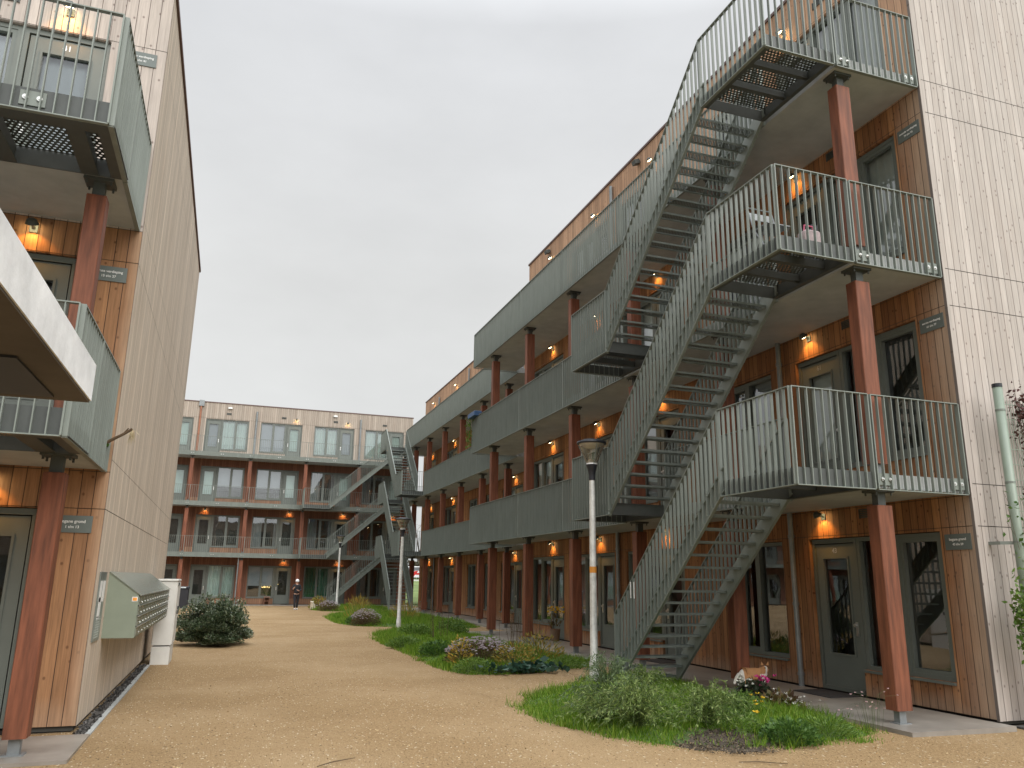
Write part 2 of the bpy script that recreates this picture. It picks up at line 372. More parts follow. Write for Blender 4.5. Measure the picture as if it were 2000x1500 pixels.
# ---------------------------------------------------------------- building kit
FH = 3.02
def wall_holes(mb, u0, u1, z0, z1, holes, P, depth=.2):
    """wall sheet on a plane with rectangular openings and their reveals; P(u, z, d) gives the world point, d into the wall"""
    us = sorted(set([u0, u1] + [a for h in holes for a in (h[0], h[1]) if u0 < a < u1]))
    zs = sorted(set([z0, z1] + [a for h in holes for a in (h[2], h[3]) if z0 < a < z1]))
    solid = {}
    for i in range(len(us)-1):
        for j in range(len(zs)-1):
            cu, cz = (us[i]+us[i+1])/2, (zs[j]+zs[j+1])/2
            s = not any(h[0] < cu < h[1] and h[2] < cz < h[3] for h in holes); solid[i, j] = s
            if s: mb.quad(P(us[i],zs[j],0), P(us[i+1],zs[j],0), P(us[i+1],zs[j+1],0), P(us[i],zs[j+1],0))
    for (i, j), s in solid.items():
        if s: continue
        for di, dj, a, b in ((-1,0,(i,j),(i,j+1)), (1,0,(i+1,j),(i+1,j+1)), (0,-1,(i,j),(i+1,j)), (0,1,(i,j+1),(i+1,j+1))):
            if solid.get((i+di, j+dj), False):
                A = (us[a[0]], zs[a[1]]); B = (us[b[0]], zs[b[1]])
                mb.quad(P(*A,0), P(*B,0), P(*B,depth), P(*A,depth))
DW = 1.0; UW = 2.62
def unit_spec(t):
    if t == 'L': return [(0, DW, .05, 2.38), (DW, UW, .44, 2.38)], (0, DW), (DW, UW)
    if t == 'R': return [(0, UW-DW, .44, 2.38), (UW-DW, UW, .05, 2.38)], (UW-DW, UW), (0, UW-DW)
    return [(0, 1.36, .44, 2.38)], None, (0, 1.36)
PROTO = {}
def frame_rect(mb, u0, u1, z0, z1, t, y0, y1):
    mb.box(u0, u0+t, y0, y1, z0, z1); mb.box(u1-t, u1, y0, y1, z0, z1)
    mb.box(u0+t, u1-t, y0, y1, z0, z0+t); mb.box(u0+t, u1-t, y0, y1, z1-t, z1)
for t in 'LRW':
    holes, D, W = unit_spec(t); d = {}
    if D:
        a, b = D[0]+.008, D[1]-.004
        mb = MB()
        mb.box(a, a+.055, .05, .16, .05, 2.37); mb.box(b-.055, b, .05, .16, .05, 2.37); mb.box(a+.055, b-.055, .05, .16, 2.30, 2.37)
        l, r = a+.07, b-.07
        gl, gr, gb, gt = l+.16, r-.16, .62, 2.06
        if t == 'R': pass
        y0, y1 = .07, .125
        mb.box(l, gl, y0, y1, .07, 2.285); mb.box(gr, r, y0, y1, .07, 2.285); mb.box(gl, gr, y0, y1, .07, gb); mb.box(gl, gr, y0, y1, gt, 2.285)
        frame_rect(mb, gl-.03, gr+.03, gb-.03, gt+.03, .029, .055, .0695)
        mb.box(l, r, .035, .0695, .075, .13)
        d['door'] = mb.mesh('door', FRAME)
        mb = MB(); mb.quad((gl,.1,gb),(gr,.1,gb),(gr,.1,gt),(gl,.1,gt)); d['door_glass'] = mb.mesh('door_glass', GLASS_N)
        mb = MB(); hx = r-.07 if True else l+.07
        if t == 'R': hx = l+.07
        mb.T = lambda x, y, z: (x, z, y)
        mb.lathe((hx, 1.06, .07), [(.0,-.052),(.026,-.05),(.03,-.035),(.022,-.03),(.012,-.02),(.012,-.008),(.026,-.006),(.026,0)], 12)
        mb.lathe((hx, .945, .07), [(.0,-.014),(.02,-.013),(.024,0)], 12)
        mb.box(hx-.025, hx+.025, .90, 1.11, .062, .0697)
        d['door_handle'] = mb.mesh('door_handle', METAL)
    a, b = W[0]+.004, W[1]-.008; mid = (a+b)/2 if t != 'R' else (a+b)/2 - .03
    if t == 'W': mid = a+.58
    mb = MB(); frame_rect(mb, a, b, .44, 2.37, .06, .05, .16); mb.box(mid-.04, mid+.04, .05, .16, .5, 2.31)
    # the narrower light opens: a second sash frame inside
    sa, sb = (mid+.04, b-.06) if t != 'W' else (a+.06, mid-.04)
    frame_rect(mb, sa, sb, .5, 2.31, .055, .06, .13)
    mb.box(a-.0, b+.0, -.035, .055, .405, .438)
    d['window'] = mb.mesh('window', FRAME)
    mb = MB(); mb.quad((a+.05,.12,.49),(b-.05,.12,.49),(b-.05,.12,2.32),(a+.05,.12,2.32)); d['window_pane'] = mb.mesh('window_pane', GLASS)
    mb = MB()
    def curtain(mb, u0, u1, z0, z1, y, amp=.022, wl=.16):
        n = max(4, int((u1-u0)/.025)); b0 = None
        pts = []
        for i in range(n+1):
            u = u0+(u1-u0)*i/n; yy = y + amp*math.sin(u/wl*2*math.pi)+amp*.5*math.sin(u/wl*4.7+1)
            pts += [(u, yy, z0), (u, yy, z1)]
        mb.add(pts, [(2*i, 2*i+2, 2*i+3, 2*i+1) for i in range(n)])
    curtain(mb, a+.02, b-.02, .46, 2.36, .24)
    for nm, mt in (('W', CURT_W), ('T', CURT_T), ('G', CURT_G), ('E', CURT_GR)): d['cur'+nm] = mb.mesh('curtain', mt)
    mb = MB(); curtain(mb, a+.02, a+.02+(b-a)*.36, .46, 2.36, .26); curtain(mb, b-.28, b-.02, .46, 2.36, .25)
    d['curH'] = mb.mesh('curtain', CURT_W); d['curK'] = mb.mesh('curtain', CURT_G)
    mb = MB(); mb.box(a+.02, b-.02, .20, .206, 1.15, 2.36); d['curB'] = mb.mesh('roller_blind', BLIND)
    mb = MB(); mb.box(a+.02, b-.02, .20, .206, .47, 2.36); d['curF'] = mb.mesh('roller_blind', BLIND)
    if D:
        mb = MB(); mb.box(gl-.05, gr+.05, .19, .195, gb-.05, gt+.05)
        d['dcurF'] = mb.mesh('door_blind', BLIND); d['dcurW'] = mb.mesh('door_blind', CURT_W); d['dcurT'] = mb.mesh('door_blind', CURT_T)
    PROTO[t] = d
def place_unit(bld, t, loc, rot, cur=None, dcur=None):
    """loc: local position on its building of the unit's left bottom corner, floor level"""
    d = PROTO[t]
    if 'door' in d:
        o = inst('door', d['door'], bld, loc, rot); inst('door_glass', d['door_glass'], o); inst('door_handle', d['door_handle'], o)
        if dcur: inst('door_blind', d['dcur'+dcur], o)
    else: o = None
    wn = inst('window', d['window'], bld, loc, rot); inst('window_pane', d['window_pane'], wn)
    if cur: inst('roller_blind' if cur in 'BF' else 'curtain', d['cur'+cur], wn)
    return o, wn
# railings ------------------------------------------------------------
def rail(mb, pts, h=1.2, sp=.115, bal=(.0055, .021), ends=True, zmin=None, topw=.05):
    """flat-bar railing along a polyline of bottom points (x, y, z)"""
    pts = [Vector(p) for p in pts]
    for a, b in zip(pts[:-1], pts[1:]):
        L = math.hypot(b.x-a.x, b.y-a.y); n = max(1, round(L/sp)); dx = Vector(((b.x-a.x)/L, (b.y-a.y)/L, 0)); nn = Vector((-dx.y, dx.x, 0))
        for i in range(n+1):
            p = a.lerp(b, i/n); post = ends and (i == 0 or i == n)
            t, dd = (.008, .03) if post else bal
            if i and i == n and not post: continue
            z0 = p.z + (.07 if abs(a.z-b.z) > .01 else 0); z1 = p.z + h
            if zmin is not None: z0 = max(z0, zmin)
            c = [p + dx*(sx*t) + nn*(sy*dd) for sx, sy in ((-1,-1),(1,-1),(1,1),(-1,1))]
            mb.add([(q.x,q.y,z0) for q in c] + [(q.x,q.y,z1) for q in c],
                   [(0,3,2,1),(4,5,6,7),(0,1,5,4),(1,2,6,5),(2,3,7,6),(3,0,4,7)])
        up = Vector((0,0,1))
        A = a+up*(h+.006); B = b+up*(h+.006); mb.bar(A, B, topw, .012)
        if abs(a.z-b.z) < .01: mb.bar(a-up*.006, b-up*.006, .05, .012)
def bolts(mb, p, n):
    """plate with two round bolts fixed on the slab edge; n = outward normal"""
    n = Vector(n); s = Vector((-n.y, n.x, 0)); p = Vector(p)
    mb.mi = 0; mb.bar(p - s*.11, p + s*.11, .012, .15)
    mb.mi = 1
    for k in (-.06, .06):
        q = p + s*k; mb.tube([q + n*.007, q + n*.022], .026, 10); mb.tube([q + n*.022, q + n*.034], .013, 6)
    mb.mi = 0
PLATE = {}
def fixing_plates(o, pts, n):
    if 'm' not in PLATE:
        mb = MB(); bolts(mb, (0,0,0), (0,-1,0)); PLATE['m'] = mb.mesh('fixing_plate', [STEEL, METAL])
    for p in pts: inst('fixing_plate', PLATE['m'], o, Vector(p)-wloc(o), math.atan2(n[1], n[0])+math.pi/2)
def column(bld, x, y, z0, z1, wx=.24, wy=.2):
    mb = MB()
    mb.bbox(x-wx/2, x+wx/2, y-wy/2, y+wy/2, z0+.15, z1-.2, .008)
    c = mb.build('timber_column', COLUMN, bld)
    mb = MB(); mb.box(x-.05, x+.05, y-.045, y+.045, z0-.02, z0+.149); mb.box(x-.09, x+.09, y-.08, y+.08, z0-.0, z0+.012); mb.build('foot_bracket', ZINC, c)
    mb = MB(); mb.box(x-.06, x+.06, y-.05, y+.05, z1-.199, z1-.02); mb.box(x-.15, x+.15, y-.12, y+.12, z1-.035, z1+.004)
    for sx in (-.12, .12):
        for sy in (-.09, .09): mb.tube([(x+sx, y+sy, z1-.075), (x+sx, y+sy, z1-.036)], .012, 6)
    mb.build('head_bracket', STEEL_D, c)
    return c
LAMP_ME = {}
def lamp_meshes():
    mb = MB(); mb.box(-.045, .045, -.02, 0, -.05, .05); mb.bar((0,-.01,.0), (0,-.10,.03), .03, .03)
    T = Matrix.Translation((0,-.13,.03)) @ Matrix.Rotation(R(38), 4, 'X')
    mb.T = lambda x, y, z: tuple(T @ Vector((x, y, z)))
    mb.lathe((0,0,0), [(0,.055),(.03,.052),(.055,.03),(.075,-.02),(.07,-.02)], 16)
    LAMP_ME['housing'] = mb.mesh('housing', STEEL_D, smooth=False)
    mb = MB(); mb.T = lambda x, y, z: tuple(T @ Vector((x, y, z)))
    mb.lathe((0,0,0), [(0,-.034),(.035,-.03),(.068,-.012)], 14)
    LAMP_ME['bulb'] = mb.mesh('bulb', BULB, smooth=True)
lamp_meshes()
LD = bpy.data.lights.new('lamp_light', 'SPOT'); LD.energy = 12.0; LD.color = (1, .42, .07); LD.spot_size = R(115); LD.spot_blend = .55; LD.shadow_soft_size = .03
LD_S = LD.copy(); LD_S.energy = 3
def wall_lamp(loc, rot, label, group, lit=True, spot=LD):
    t = thing('wall_lamp', label, 'wall lamp', loc, group, rot)
    inst('housing', LAMP_ME['housing'], t)
    if lit:
        inst('bulb', LAMP_ME['bulb'], t)
        l = bpy.data.objects.new('lamp_light', spot); COL.objects.link(l); l.parent = t; l.location = (0, -.15, -.02); l.rotation_euler = (R(28), 0, 0)
    return t
def text_mesh(body, size, align='CENTER'):
    cu = bpy.data.curves.new('text', 'FONT'); cu.body = body; cu.size = size; cu.align_x = align; cu.extrude = .0012; cu.offset = size*.012
    o = bpy.data.objects.new('t', cu); COL.objects.link(o)
    dg = bpy.context.evaluated_depsgraph_get(); me = bpy.data.meshes.new_from_object(o.evaluated_get(dg))
    bpy.data.objects.remove(o); return me
def sign(loc, rot, w_, h_, lines, label):
    t = thing('floor_sign', label, 'sign', loc, 'floor number signs', rot)
    mb = MB(); mb.box(-w_/2, w_/2, -.014, -.002, -h_/2, h_/2); mb.build('sign_plate', SIGN, t, world=False)
    for i, (s, sz, z) in enumerate(lines):
        me = text_mesh(s, sz); me.materials.clear(); me.materials.append(WHITE)
        o = inst('lettering', me, t, (0, -.0155, z)); o.rotation_euler = (R(90), 0, 0)
    return t
def number_on(door, s, u, z):
    me = text_mesh(s, .11); me.materials.clear(); me.materials.append(METAL)
    o = inst('house_number', me, door, (u, .0685, z)); o.rotation_euler = (R(90), 0, 0)
def vent(bld, P):
    mb = MB(P); 
    for i in range(5): mb.box(-.13, .13, -.018, -.002, -.06+i*.028, -.06+i*.028+.016)
    mb.box(-.14, -.131, -.02, -.002, -.07, .07); mb.box(.131, .14, -.02, -.002, -.07, .07)
    mb.build('vent_grille', STEEL_D, bld)
def pipe(bld, x, y, z0, z1, rad=.045, mat=ZINC):
    mb = MB(); mb.tube([(x,y,z0),(x,y,z1)], rad, 12)
    z = z0+.22
    while z < z1: mb.tube([(x,y,z),(x,y,z+.05)], rad*1.22, 12); z += 1.1
    mb.build('downpipe', mat, bld, smooth=False)
ROTX = R(-90)      # unit facing -X
FLOOR_W = ['ground floor', 'first floor', 'second floor', 'top floor']
ORD = ['first', 'second', 'third', 'fourth', 'fifth', 'sixth', 'seventh']

# ---------------------------------------------------------------- right block (near)
TRIM = plain('roof_trim', (.12, .07, .06), .6)
RX, RY = 9.06, 7.78
bR = thing('apartment_block', 'near right timber apartment block, four storeys with galleries and weathered pale gable', 'building', (RX, RY, 0))
PR = lambda u, z, d: (RX+d, u, z)
unitsR = [('L', 8.33, 10.95), ('W', 11.64, 13.0), ('R', 14.85, 17.47), ('R', 18.08, 20.7), ('R', 21.3, 23.92)]
def holes_for(units, k, lo_off=0.0):
    hs_ = []
    for t, a, b in units:
        for h in unit_spec(t)[0]: hs_.append((b-h[1], b-h[0], k*FH+h[2], k*FH+h[3]))
    return hs_
for k in range(4):
    hs_ = holes_for(unitsR, k); mt = W_RT if k == 3 else W_RF
    mb = MB(); wall_holes(mb, RY+.0, 24.32, .075 if k == 0 else k*FH-.2, k*FH+2.415, hs_, PR)
    mb.build('timber_cladding', mt, bR)
    mb = MB(); wall_holes(mb, RY+.0, 24.32, k*FH+2.423, (k+1)*FH-.208 if k < 3 else 12.40, [], PR)
    mb.build('timber_cladding', mt, bR)
mb = MB()
for k in range(4):
    za = .06 if k == 0 else k*FH-.05
    mb.quad((RX, RY, za), (24, RY, za), (24, RY, k*FH+2.413), (RX, RY, k*FH+2.413))
    mb.quad((RX, RY, k*FH+2.423), (24, RY, k*FH+2.423), (24, RY, (k+1)*FH-.06 if k < 3 else 12.40), (RX, RY, (k+1)*FH-.06 if k < 3 else 12.40))
mb.build('gable_cladding', W_RG, bR)
mb = MB(); mb.box(RX-.001, RX+.045, RY-.012, RY+.03, .06, 12.4); mb.build('corner_board', W_RG, bR)
mb = MB(); mb.box(RX-.03, 24, RY-.03, 24.36, 12.402, 12.46); mb.build('roof', TRIM, bR)
mb = MB(); mb.box(RX+.6, 23.9, RY+.05, 24.3, .02, 12.39); mb.box(RX+.03, RX+.6, RY+.03, RY+.05, .02, 12.38); mb.build('interior', INTER, bR)
mb = MB(); mb.box(RX+.05, 23.9, RY+.06, 24.2, -.1, .07); mb.build('plinth', DARK, bR)
mb = MB(); mb.quad((RX,24.32,.06),(24,24.32,.06),(24,24.32,12.4),(RX,24.32,12.4)); mb.build('rear_cladding', W_RG, bR)
curR = {(0,0):'', (0,1):'', (0,2):'H', (0,3):'K', (0,4):'', (1,0):'K', (1,1):'F', (1,2):'F', (1,3):'B', (1,4):'W', (2,0):'W', (2,1):'B', (2,2):'W', (2,3):'F', (2,4):'T', (3,0):'W', (3,1):'W', (3,2):'F', (3,3):'T', (3,4):'F'}
doorsR = {}
for k in range(4):
    for i, (t, a, b) in enumerate(unitsR):
        dc = {(1,0):'W', (3,0):'W', (2,2):'F'}.get((k, i))
        doorsR[k, i], _ = place_unit(bR, t, (0, b-RY, k*FH), ROTX, curR[k, i], dc)
for k, s in ((0,'43'), (1,'61'), (2,'79'), (3,'97')): number_on(doorsR[k, 0], s, .5, 2.15)
for k in range(3):
    mb = MB(); z = (k+1)*FH
    mb.box(7.575, RX-.004, RY+.06, 25.62, z-.18, z); mb.build('gallery_floor', CONC, bR)
for k in range(3):
    for j in range(6):
        y = 8.03 + 3.19*j
        column(bR, 7.78, y, k*FH+(.055 if k == 0 else 0), (k+1)*FH-.18, .24, .19)
GX = 7.53
def gallery_rail(bld, pts, bolt_pts=(), nrm=(-1,0,0), h=1.2):
    mb = MB(); rail(mb, pts, h); o = mb.build('railing', STEEL, bld)
    if bolt_pts:
        fixing_plates(o, bolt_pts, nrm)
    return o
for k in range(3):
    z = (k+1)*FH-.2
    gallery_rail(bR, [(RX-.03, 7.80, z), (7.56, 7.80, z)], [(8.9, 7.815, z+.13), (7.72, 7.815, z+.13)], (0,-1,0))
    segs = [(9.42, 12.75), (14.5, 17.7), (17.72, 20.9), (20.92, 25.66)] if k < 2 else [(9.42, 12.75), (12.77, 14.5), (14.52, 17.7), (17.72, 20.9), (20.92, 25.66)]
    for a, b in segs: gallery_rail(bR, [(GX, a, z), (GX, b, z)])
    gallery_rail(bR, [(GX+.03, 25.66, z), (9.15, 25.66, z)])
pipe(bR, 8.99, 11.3, .0, 2.84); pipe(bR, 8.99, 11.3, 3.02, 5.86); pipe(bR, 8.99, 17.78, .0, 2.84); pipe(bR, 8.99, 17.78, 9.06, 12.2)
for k in range(3): vent(bR, (lambda kk: (lambda u, d, z: (RX+d, 9.62-u, z+2.71+kk*FH)))(k))
for yv in (9.62, 15.5): vent(bR, (lambda yy: (lambda u, d, z: (RX+d, yy-u, z+11.78)))(yv))
lampR = [(0, 10.55), (2, 15.55), (3, 18.85), (4, 22.1)]
for k in range(4):
    for q, (i, y) in enumerate(lampR):
        wall_lamp((RX-.001, y, k*FH+2.72), ROTX, 'lit wall lamp on the near right block, %s, %s from the near end' % (FLOOR_W[k], ORD[q]), 'lit wall lamps over the doors', True, LD_S if k == 3 else LD)
for n_, (y, z) in enumerate(((16.29, 12.16), (22.4, 12.16))):
    t = thing('floodlight', ['small dark floodlight high on the near right block, nearer of the two', 'small dark floodlight high on the near right block, farther of the two'][n_], 'floodlight', (RX, y, z), 'floodlights under the roof edge')
    mb = MB(); mb.box(-.03, 0, -.04, .04, -.04, .04); mb.build('bracket', STEEL_D, t, world=False)
    mb = MB(); mb.bar((-.03, 0, 0), (-.16, 0, -.05), .18, .11); mb.build('housing', STEEL_D, t, world=False)
sg = [('begane grond', '43 t/m 59', 'grey sign reading begane grond at the near corner of the right block'),
      ('eerste verdieping', '61 t/m 77', 'grey sign reading eerste verdieping 61 t/m 77 on the right block'),
      ('tweede verdieping', '79 t/m 95', 'grey sign reading tweede verdieping on the right block')]
for k, (a, b, l) in enumerate(sg):
    sign((RX, 8.05, 2.225+k*FH), ROTX, .40, .205, [(a, .048 if k == 0 else .044, .018), (b, .042, -.045)], l)

# ---------------------------------------------------------------- right block (rear, set back)
FX = 10.75
bF = thing('apartment_block', 'rear right timber block set back behind the near one, with grey railed galleries', 'building', (FX, 24.4, 0))
PF = lambda u, z, d: (FX+d, u, z)
unitsF = [('R', 25.7, 28.32), ('R', 29.38, 32.0), ('W', 32.9, 34.26), ('W', 35.6, 36.96), ('R', 39.35, 41.97), ('R', 43.95, 46.57)]
for k in range(4):
    mt = W_RT if k == 3 else W_RF
    mb = MB(); wall_holes(mb, 24.4, 47.1, .075 if k == 0 else k*FH-.2, k*FH+2.415, holes_for(unitsF, k), PF); mb.build('timber_cladding', mt, bF)
    mb = MB(); wall_holes(mb, 24.4, 47.1, k*FH+2.423, (k+1)*FH-.208 if k < 3 else 12.32, [], PF); mb.build('timber_cladding', mt, bF)
    cs = ['K', '', 'T', '', 'K', 'B', '', 'W', 'F', 'K', '', 'T', 'B', 'K', '', 'F', 'W', 'T', 'F', 'W', 'B', 'T', '', 'F']
    for i, (t, a, b) in enumerate(unitsF): place_unit(bF, t, (0, b-24.4, k*FH), ROTX, cs[k*6+i])
mb = MB(); mb.quad((FX,47.1,.06),(24,47.1,.06),(24,47.1,12.32),(FX,47.1,12.32)); mb.build('gable_cladding', W_RG, bF)
mb = MB(); mb.box(FX-.03, 24, 24.4, 47.13, 12.322, 12.38); mb.build('roof', TRIM, bF)
mb = MB(); mb.box(FX+.6, 23.9, 24.42, 47.05, .02, 12.31); mb.build('interior', INTER, bF)
mb = MB(); mb.box(FX+.05, 23.9, 24.42, 47.0, -.1, .07); mb.build('plinth', DARK, bF)
for k in range(3):
    z = (k+1)*FH
    mb = MB(); mb.box(9.225, FX-.004, 25.72, 46.4, z-.18, z); mb.build('gallery_floor', CONC, bF)
    for j in range(7):
        y = 27.46 + 3.16*j; column(bF, 9.45, y, k*FH+(.055 if k == 0 else 0), z-.18, .24, .19)
    z -= .2
    for a, b in (((25.75, 30.5), (30.52, 35.2), (35.22, 39.75), (41.45, 44.7)) if k < 2 else ((25.75, 30.5), (30.52, 35.2), (35.22, 40.0), (40.02, 44.7))):
        gallery_rail(bF, [(9.17, a, z), (9.17, b, z)])
    gallery_rail(bF, [(9.2, 46.42, z), (FX-.03, 46.42, z)])
pipe(bF, 10.68, 37.3, 9.1, 12.1); pipe(bF, 10.68, 43.4, 9.1, 11.9); pipe(bF, 10.68, 38.6, 0, 2.8); pipe(bF, 10.68, 43.3, 0, 2.8); pipe(bF, 10.68, 33.0, 0, 2.8)
for k in range(4):
    for q, y in enumerate((30.2, 39.8, 44.7)):
        wall_lamp((FX-.001, y, k*FH+2.72), ROTX, 'lit wall lamp on the rear right block, %s, %s from its near end' % (FLOOR_W[k], ORD[q]), 'lit wall lamps over the doors', True, LD_S if k == 3 else LD)

# ---------------------------------------------------------------- cross block at the end of the court
CY = 53.0
bC = thing('apartment_block', 'timber apartment block closing the far end of the court, facing the camera', 'building', (0, CY, 0))
PC = lambda u, z, d: (u, CY+d, z)
unitsC = [('L', -29.2, ''), ('R', -25.8, ''), ('L', -22.4, ''), ('R', -19.0, ''), ('L', -15.6, ''), ('R', -12.2, ''), ('W', -8.9, 'x'), ('R', -5.45, ''), ('L', -2.1, ''), ('R', 1.25, ''), ('R', 4.65, ''), ('R', 8.0, '')]
def holes_c(k):
    hs_ = []
    for t, a, _ in unitsC:
        for h in unit_spec(t)[0]: hs_.append((a+h[0], a+h[1], k*FH+h[2], k*FH+h[3]))
    return hs_
for k in range(4):
    mt = W_FT if k == 3 else W_FL
    z0 = .06 if k == 0 else k*FH-.2
    if k < 3:
        mb = MB(); wall_holes(mb, -31, 11.25, z0, k*FH+.40, [h for h in holes_c(k) if h[2] < k*FH+.2], PC); mb.build('timber_cladding', W_FS, bC)
        mb = MB(); wall_holes(mb, -31, 11.25, k*FH+.402, (k+1)*FH-.2, holes_c(k), PC); mb.build('timber_cladding', W_FL, bC)
    else:
        mb = MB(); wall_holes(mb, -31, 11.25, z0, k*FH+2.42, holes_c(k), PC); mb.build('timber_cladding', mt, bC)
        mb = MB(); wall_holes(mb, -31, 11.25, k*FH+2.43, 12.48, [], PC); mb.build('timber_cladding', mt, bC)
curC = ['','','','','','', 'T','W','T','','E','K', '','K','','','K','', 'T','T','T','T','T','T']
curC = {0: ['T','T','T','B','E','K'], 1: ['T','W','','K','K',''], 2: ['T','W','B','B','K','K'], 3: ['T','T','T','F','T','T']}
for k in range(4):
    for i, (t, a, _) in enumerate(unitsC):
        dc = {3: 'FT'[i % 2] , 2: 'T', 1: None, 0: None}[k] if t != 'W' else None
        place_unit(bC, t, (a, 0, k*FH), 0, curC[k][i-6] if i >= 6 else 'TKWB'[(i+k) % 4], dc)
mb = MB(); mb.quad((11.25,CY,.06),(11.25,CY+12,.06),(11.25,CY+12,12.48),(11.25,CY,12.48)); mb.build('gable_cladding', W_FT, bC)
mb = MB(); mb.box(-31, 11.28, CY-.03, CY+12, 12.482, 12.54); mb.build('roof', TRIM, bC)
mb = MB(); mb.box(-31, 11.2, CY+.6, CY+11.9, .02, 12.47); mb.build('interior', INTER, bC)
mb = MB(); mb.box(-31, 11.2, CY+.05, CY+11.9, -.1, .06); mb.build('plinth', DARK, bC)
for k in range(3):
    z = (k+1)*FH
    mb = MB(); mb.box(-31, 10.7, 51.52, CY-.004, z-.17, z); mb.build('gallery_floor', CONC, bC)
    mb = MB(); mb.box(-31, 10.7, 51.46, 51.517, z-.21, z+.06); fe = mb.build('edge_beam', STEEL, bC)
    fixing_plates(fe, [(x, 51.455, z-.07) for x in np.arange(-6, 9, 1.7)], (0,-1,0))
    zz = z-.2
    for a, b in ((-31, -5.95), (-5.93, -2.53), (-2.51, .86), (.88, 4.1)) if k < 2 else ((-31, -5.95), (-5.93, -2.53), (-2.51, .86), (.88, 4.2), (4.22, 9.0)):
        mb = MB(); rail(mb, [(a, 51.43, zz), (b, 51.43, zz)]); mb.build('railing', STEEL, bC)
    if k < 2:
        mb = MB(); rail(mb, [(5.75, 51.43, zz), (9.0, 51.43, zz)]); mb.build('railing', STEEL, bC)
    for j in range(-6, 6):
        x = -9.35 + 3.38*j
        column(bC, x, 51.75, k*FH+(.04 if k == 0 else 0), z-.17, .22, .22)
pipe(bC, -2.47, CY-.07, 9.07, 12.2, .06, plain('copper_pipe', (.30,.13,.075), .5, .2)); pipe(bC, .95, CY-.07, 9.07, 12.1, .06); pipe(bC, 7.66, CY-.07, 9.07, 12.1, .06)
pipe(bC, .62, 51.62, 0, 2.8, .035)
mb = MB(); mb.box(-2.6, -2.3, CY-.14, CY-.01, 12.2, 12.58); mb.build('rainwater_hopper', ZINC, bC)
for x in (-.75, 2.65, 6.0, 9.3): vent(bC, (lambda xx: (lambda u, d, z: (xx+u, CY+d, z+11.82)))(x))
for k, xs in ((3, (3.45, 6.8)), (1, (-1.6, 3.45, 6.85, 10.1)), (0, (3.35, 6.75))):
    for q, x in enumerate(xs):
        wall_lamp((x, CY-.001, k*FH+2.70), 0, 'lit wall lamp on the far cross block, %s, %s from the left' % (FLOOR_W[k], ORD[q]), 'lit wall lamps over the doors', True, LD_S if k == 3 else LD)
for x, l in ((-.72, 'small white floodlight high on the far cross block, left of two'), (5.95, 'small white floodlight high on the far cross block, right of two')):
    t = thing('floodlight', l, 'floodlight', (x, CY, 12.2), 'floodlights under the roof edge')
    mb = MB(); mb.bbox(-.13, .13, -.12, -.002, -.05, .05, .015); mb.build('housing', WHITE, t, world=False)

# ---------------------------------------------------------------- left block
LY, LX = 10.19, -1.38
bL = thing('apartment_block', 'left timber apartment block, three storeys, with long tan gable and a gallery', 'building', (LX, LY, 0))
PL = lambda u, z, d: (u, LY+d, z)
unitsL = [('R', -2.05-2.62), ('L', -7.9), ('R', -11.2)]
def holes_l(k):
    return [(a+h[0], a+h[1], k*FH+h[2], k*FH+h[3]) for t, a in unitsL for h in unit_spec(t)[0]]
for k in range(3):
    mt = W_LT if k == 2 else W_LF
    mb = MB(); wall_holes(mb, -13, LX, .075 if k == 0 else k*FH-.2, k*FH+2.385, holes_l(k), PL); mb.build('timber_cladding', mt, bL)
    mb = MB(); wall_holes(mb, -13, LX, k*FH+2.393, (k+1)*FH-.208 if k < 2 else 9.36, [], PL); mb.build('timber_cladding', mt, bL)
    for i, (t, a) in enumerate(unitsL):
        dd, _ = place_unit(bL, t, (a-LX, 0, k*FH), 0, ['K', 'G', 'F'][k], [None, None, 'F'][k])
        if i == 0: number_on(dd, ['13', '27', '41'][k], UW-.5, 2.15)
PLG = lambda u, z, d: (LX-d, u, z)
mb = MB()
zs = [.07, 2.385, 2.393, 2.96, 2.966, 5.41, 5.418, 5.98, 5.986, 8.43, 8.438, 9.36]
for i in range(0, len(zs), 2): mb.quad((LX,LY,zs[i]),(LX,20.93,zs[i]),(LX,20.93,zs[i+1]),(LX,LY,zs[i+1]))
mb.build('gable_cladding', W_LG, bL)
mb = MB(); mb.box(-13, LX-.6, LY+.6, 20.85, .02, 9.34); mb.box(LX-.6, LX-.03, LY+.04, 20.85, .02, 9.34); mb.build('interior', INTER, bL)
mb = MB(); mb.box(-13, LX-.05, LY+.05, 20.8, -.1, .07); mb.build('plinth', DARK, bL)
mb = MB(); mb.quad((-13,20.93,.06),(LX,20.93,.06),(LX,20.93,9.36),(-13,20.93,9.36)); mb.build('rear_cladding', W_LT, bL)
mb = MB(); mb.box(-13, LX+.03, LY-.03, 20.96, 9.362, 9.42); mb.build('roof', TRIM, bL)
for k in range(2):
    z = (k+1)*FH
    mb = MB(); mb.box(-13, LX-.09, 8.83, LY-.004, z-.18, z); mb.build('gallery_floor', CONC, bL)
    z -= .2
    gallery_rail(bL, [(-1.44, 8.85, z), (-1.44, LY-.03, z)])
    gallery_rail(bL, [(-13, 8.80, z), (-6.2, 8.80, z)])
    for j in range(4): column(bL, -1.70-3.4*j, 8.98, k*FH+(.03 if k == 0 else 0), z+.02, .2, .2)
    vent(bL, (lambda kk: (lambda u, d, zz: (-3.28+u, LY+d, zz+2.72+(kk+1)*FH)))(k))
for k in range(3):
    wall_lamp((-2.56, LY-.001, k*FH+2.66), 0, 'lit wall lamp on the %s of the left block, beside the gallery end' % FLOOR_W[k], 'lit wall lamps over the doors')
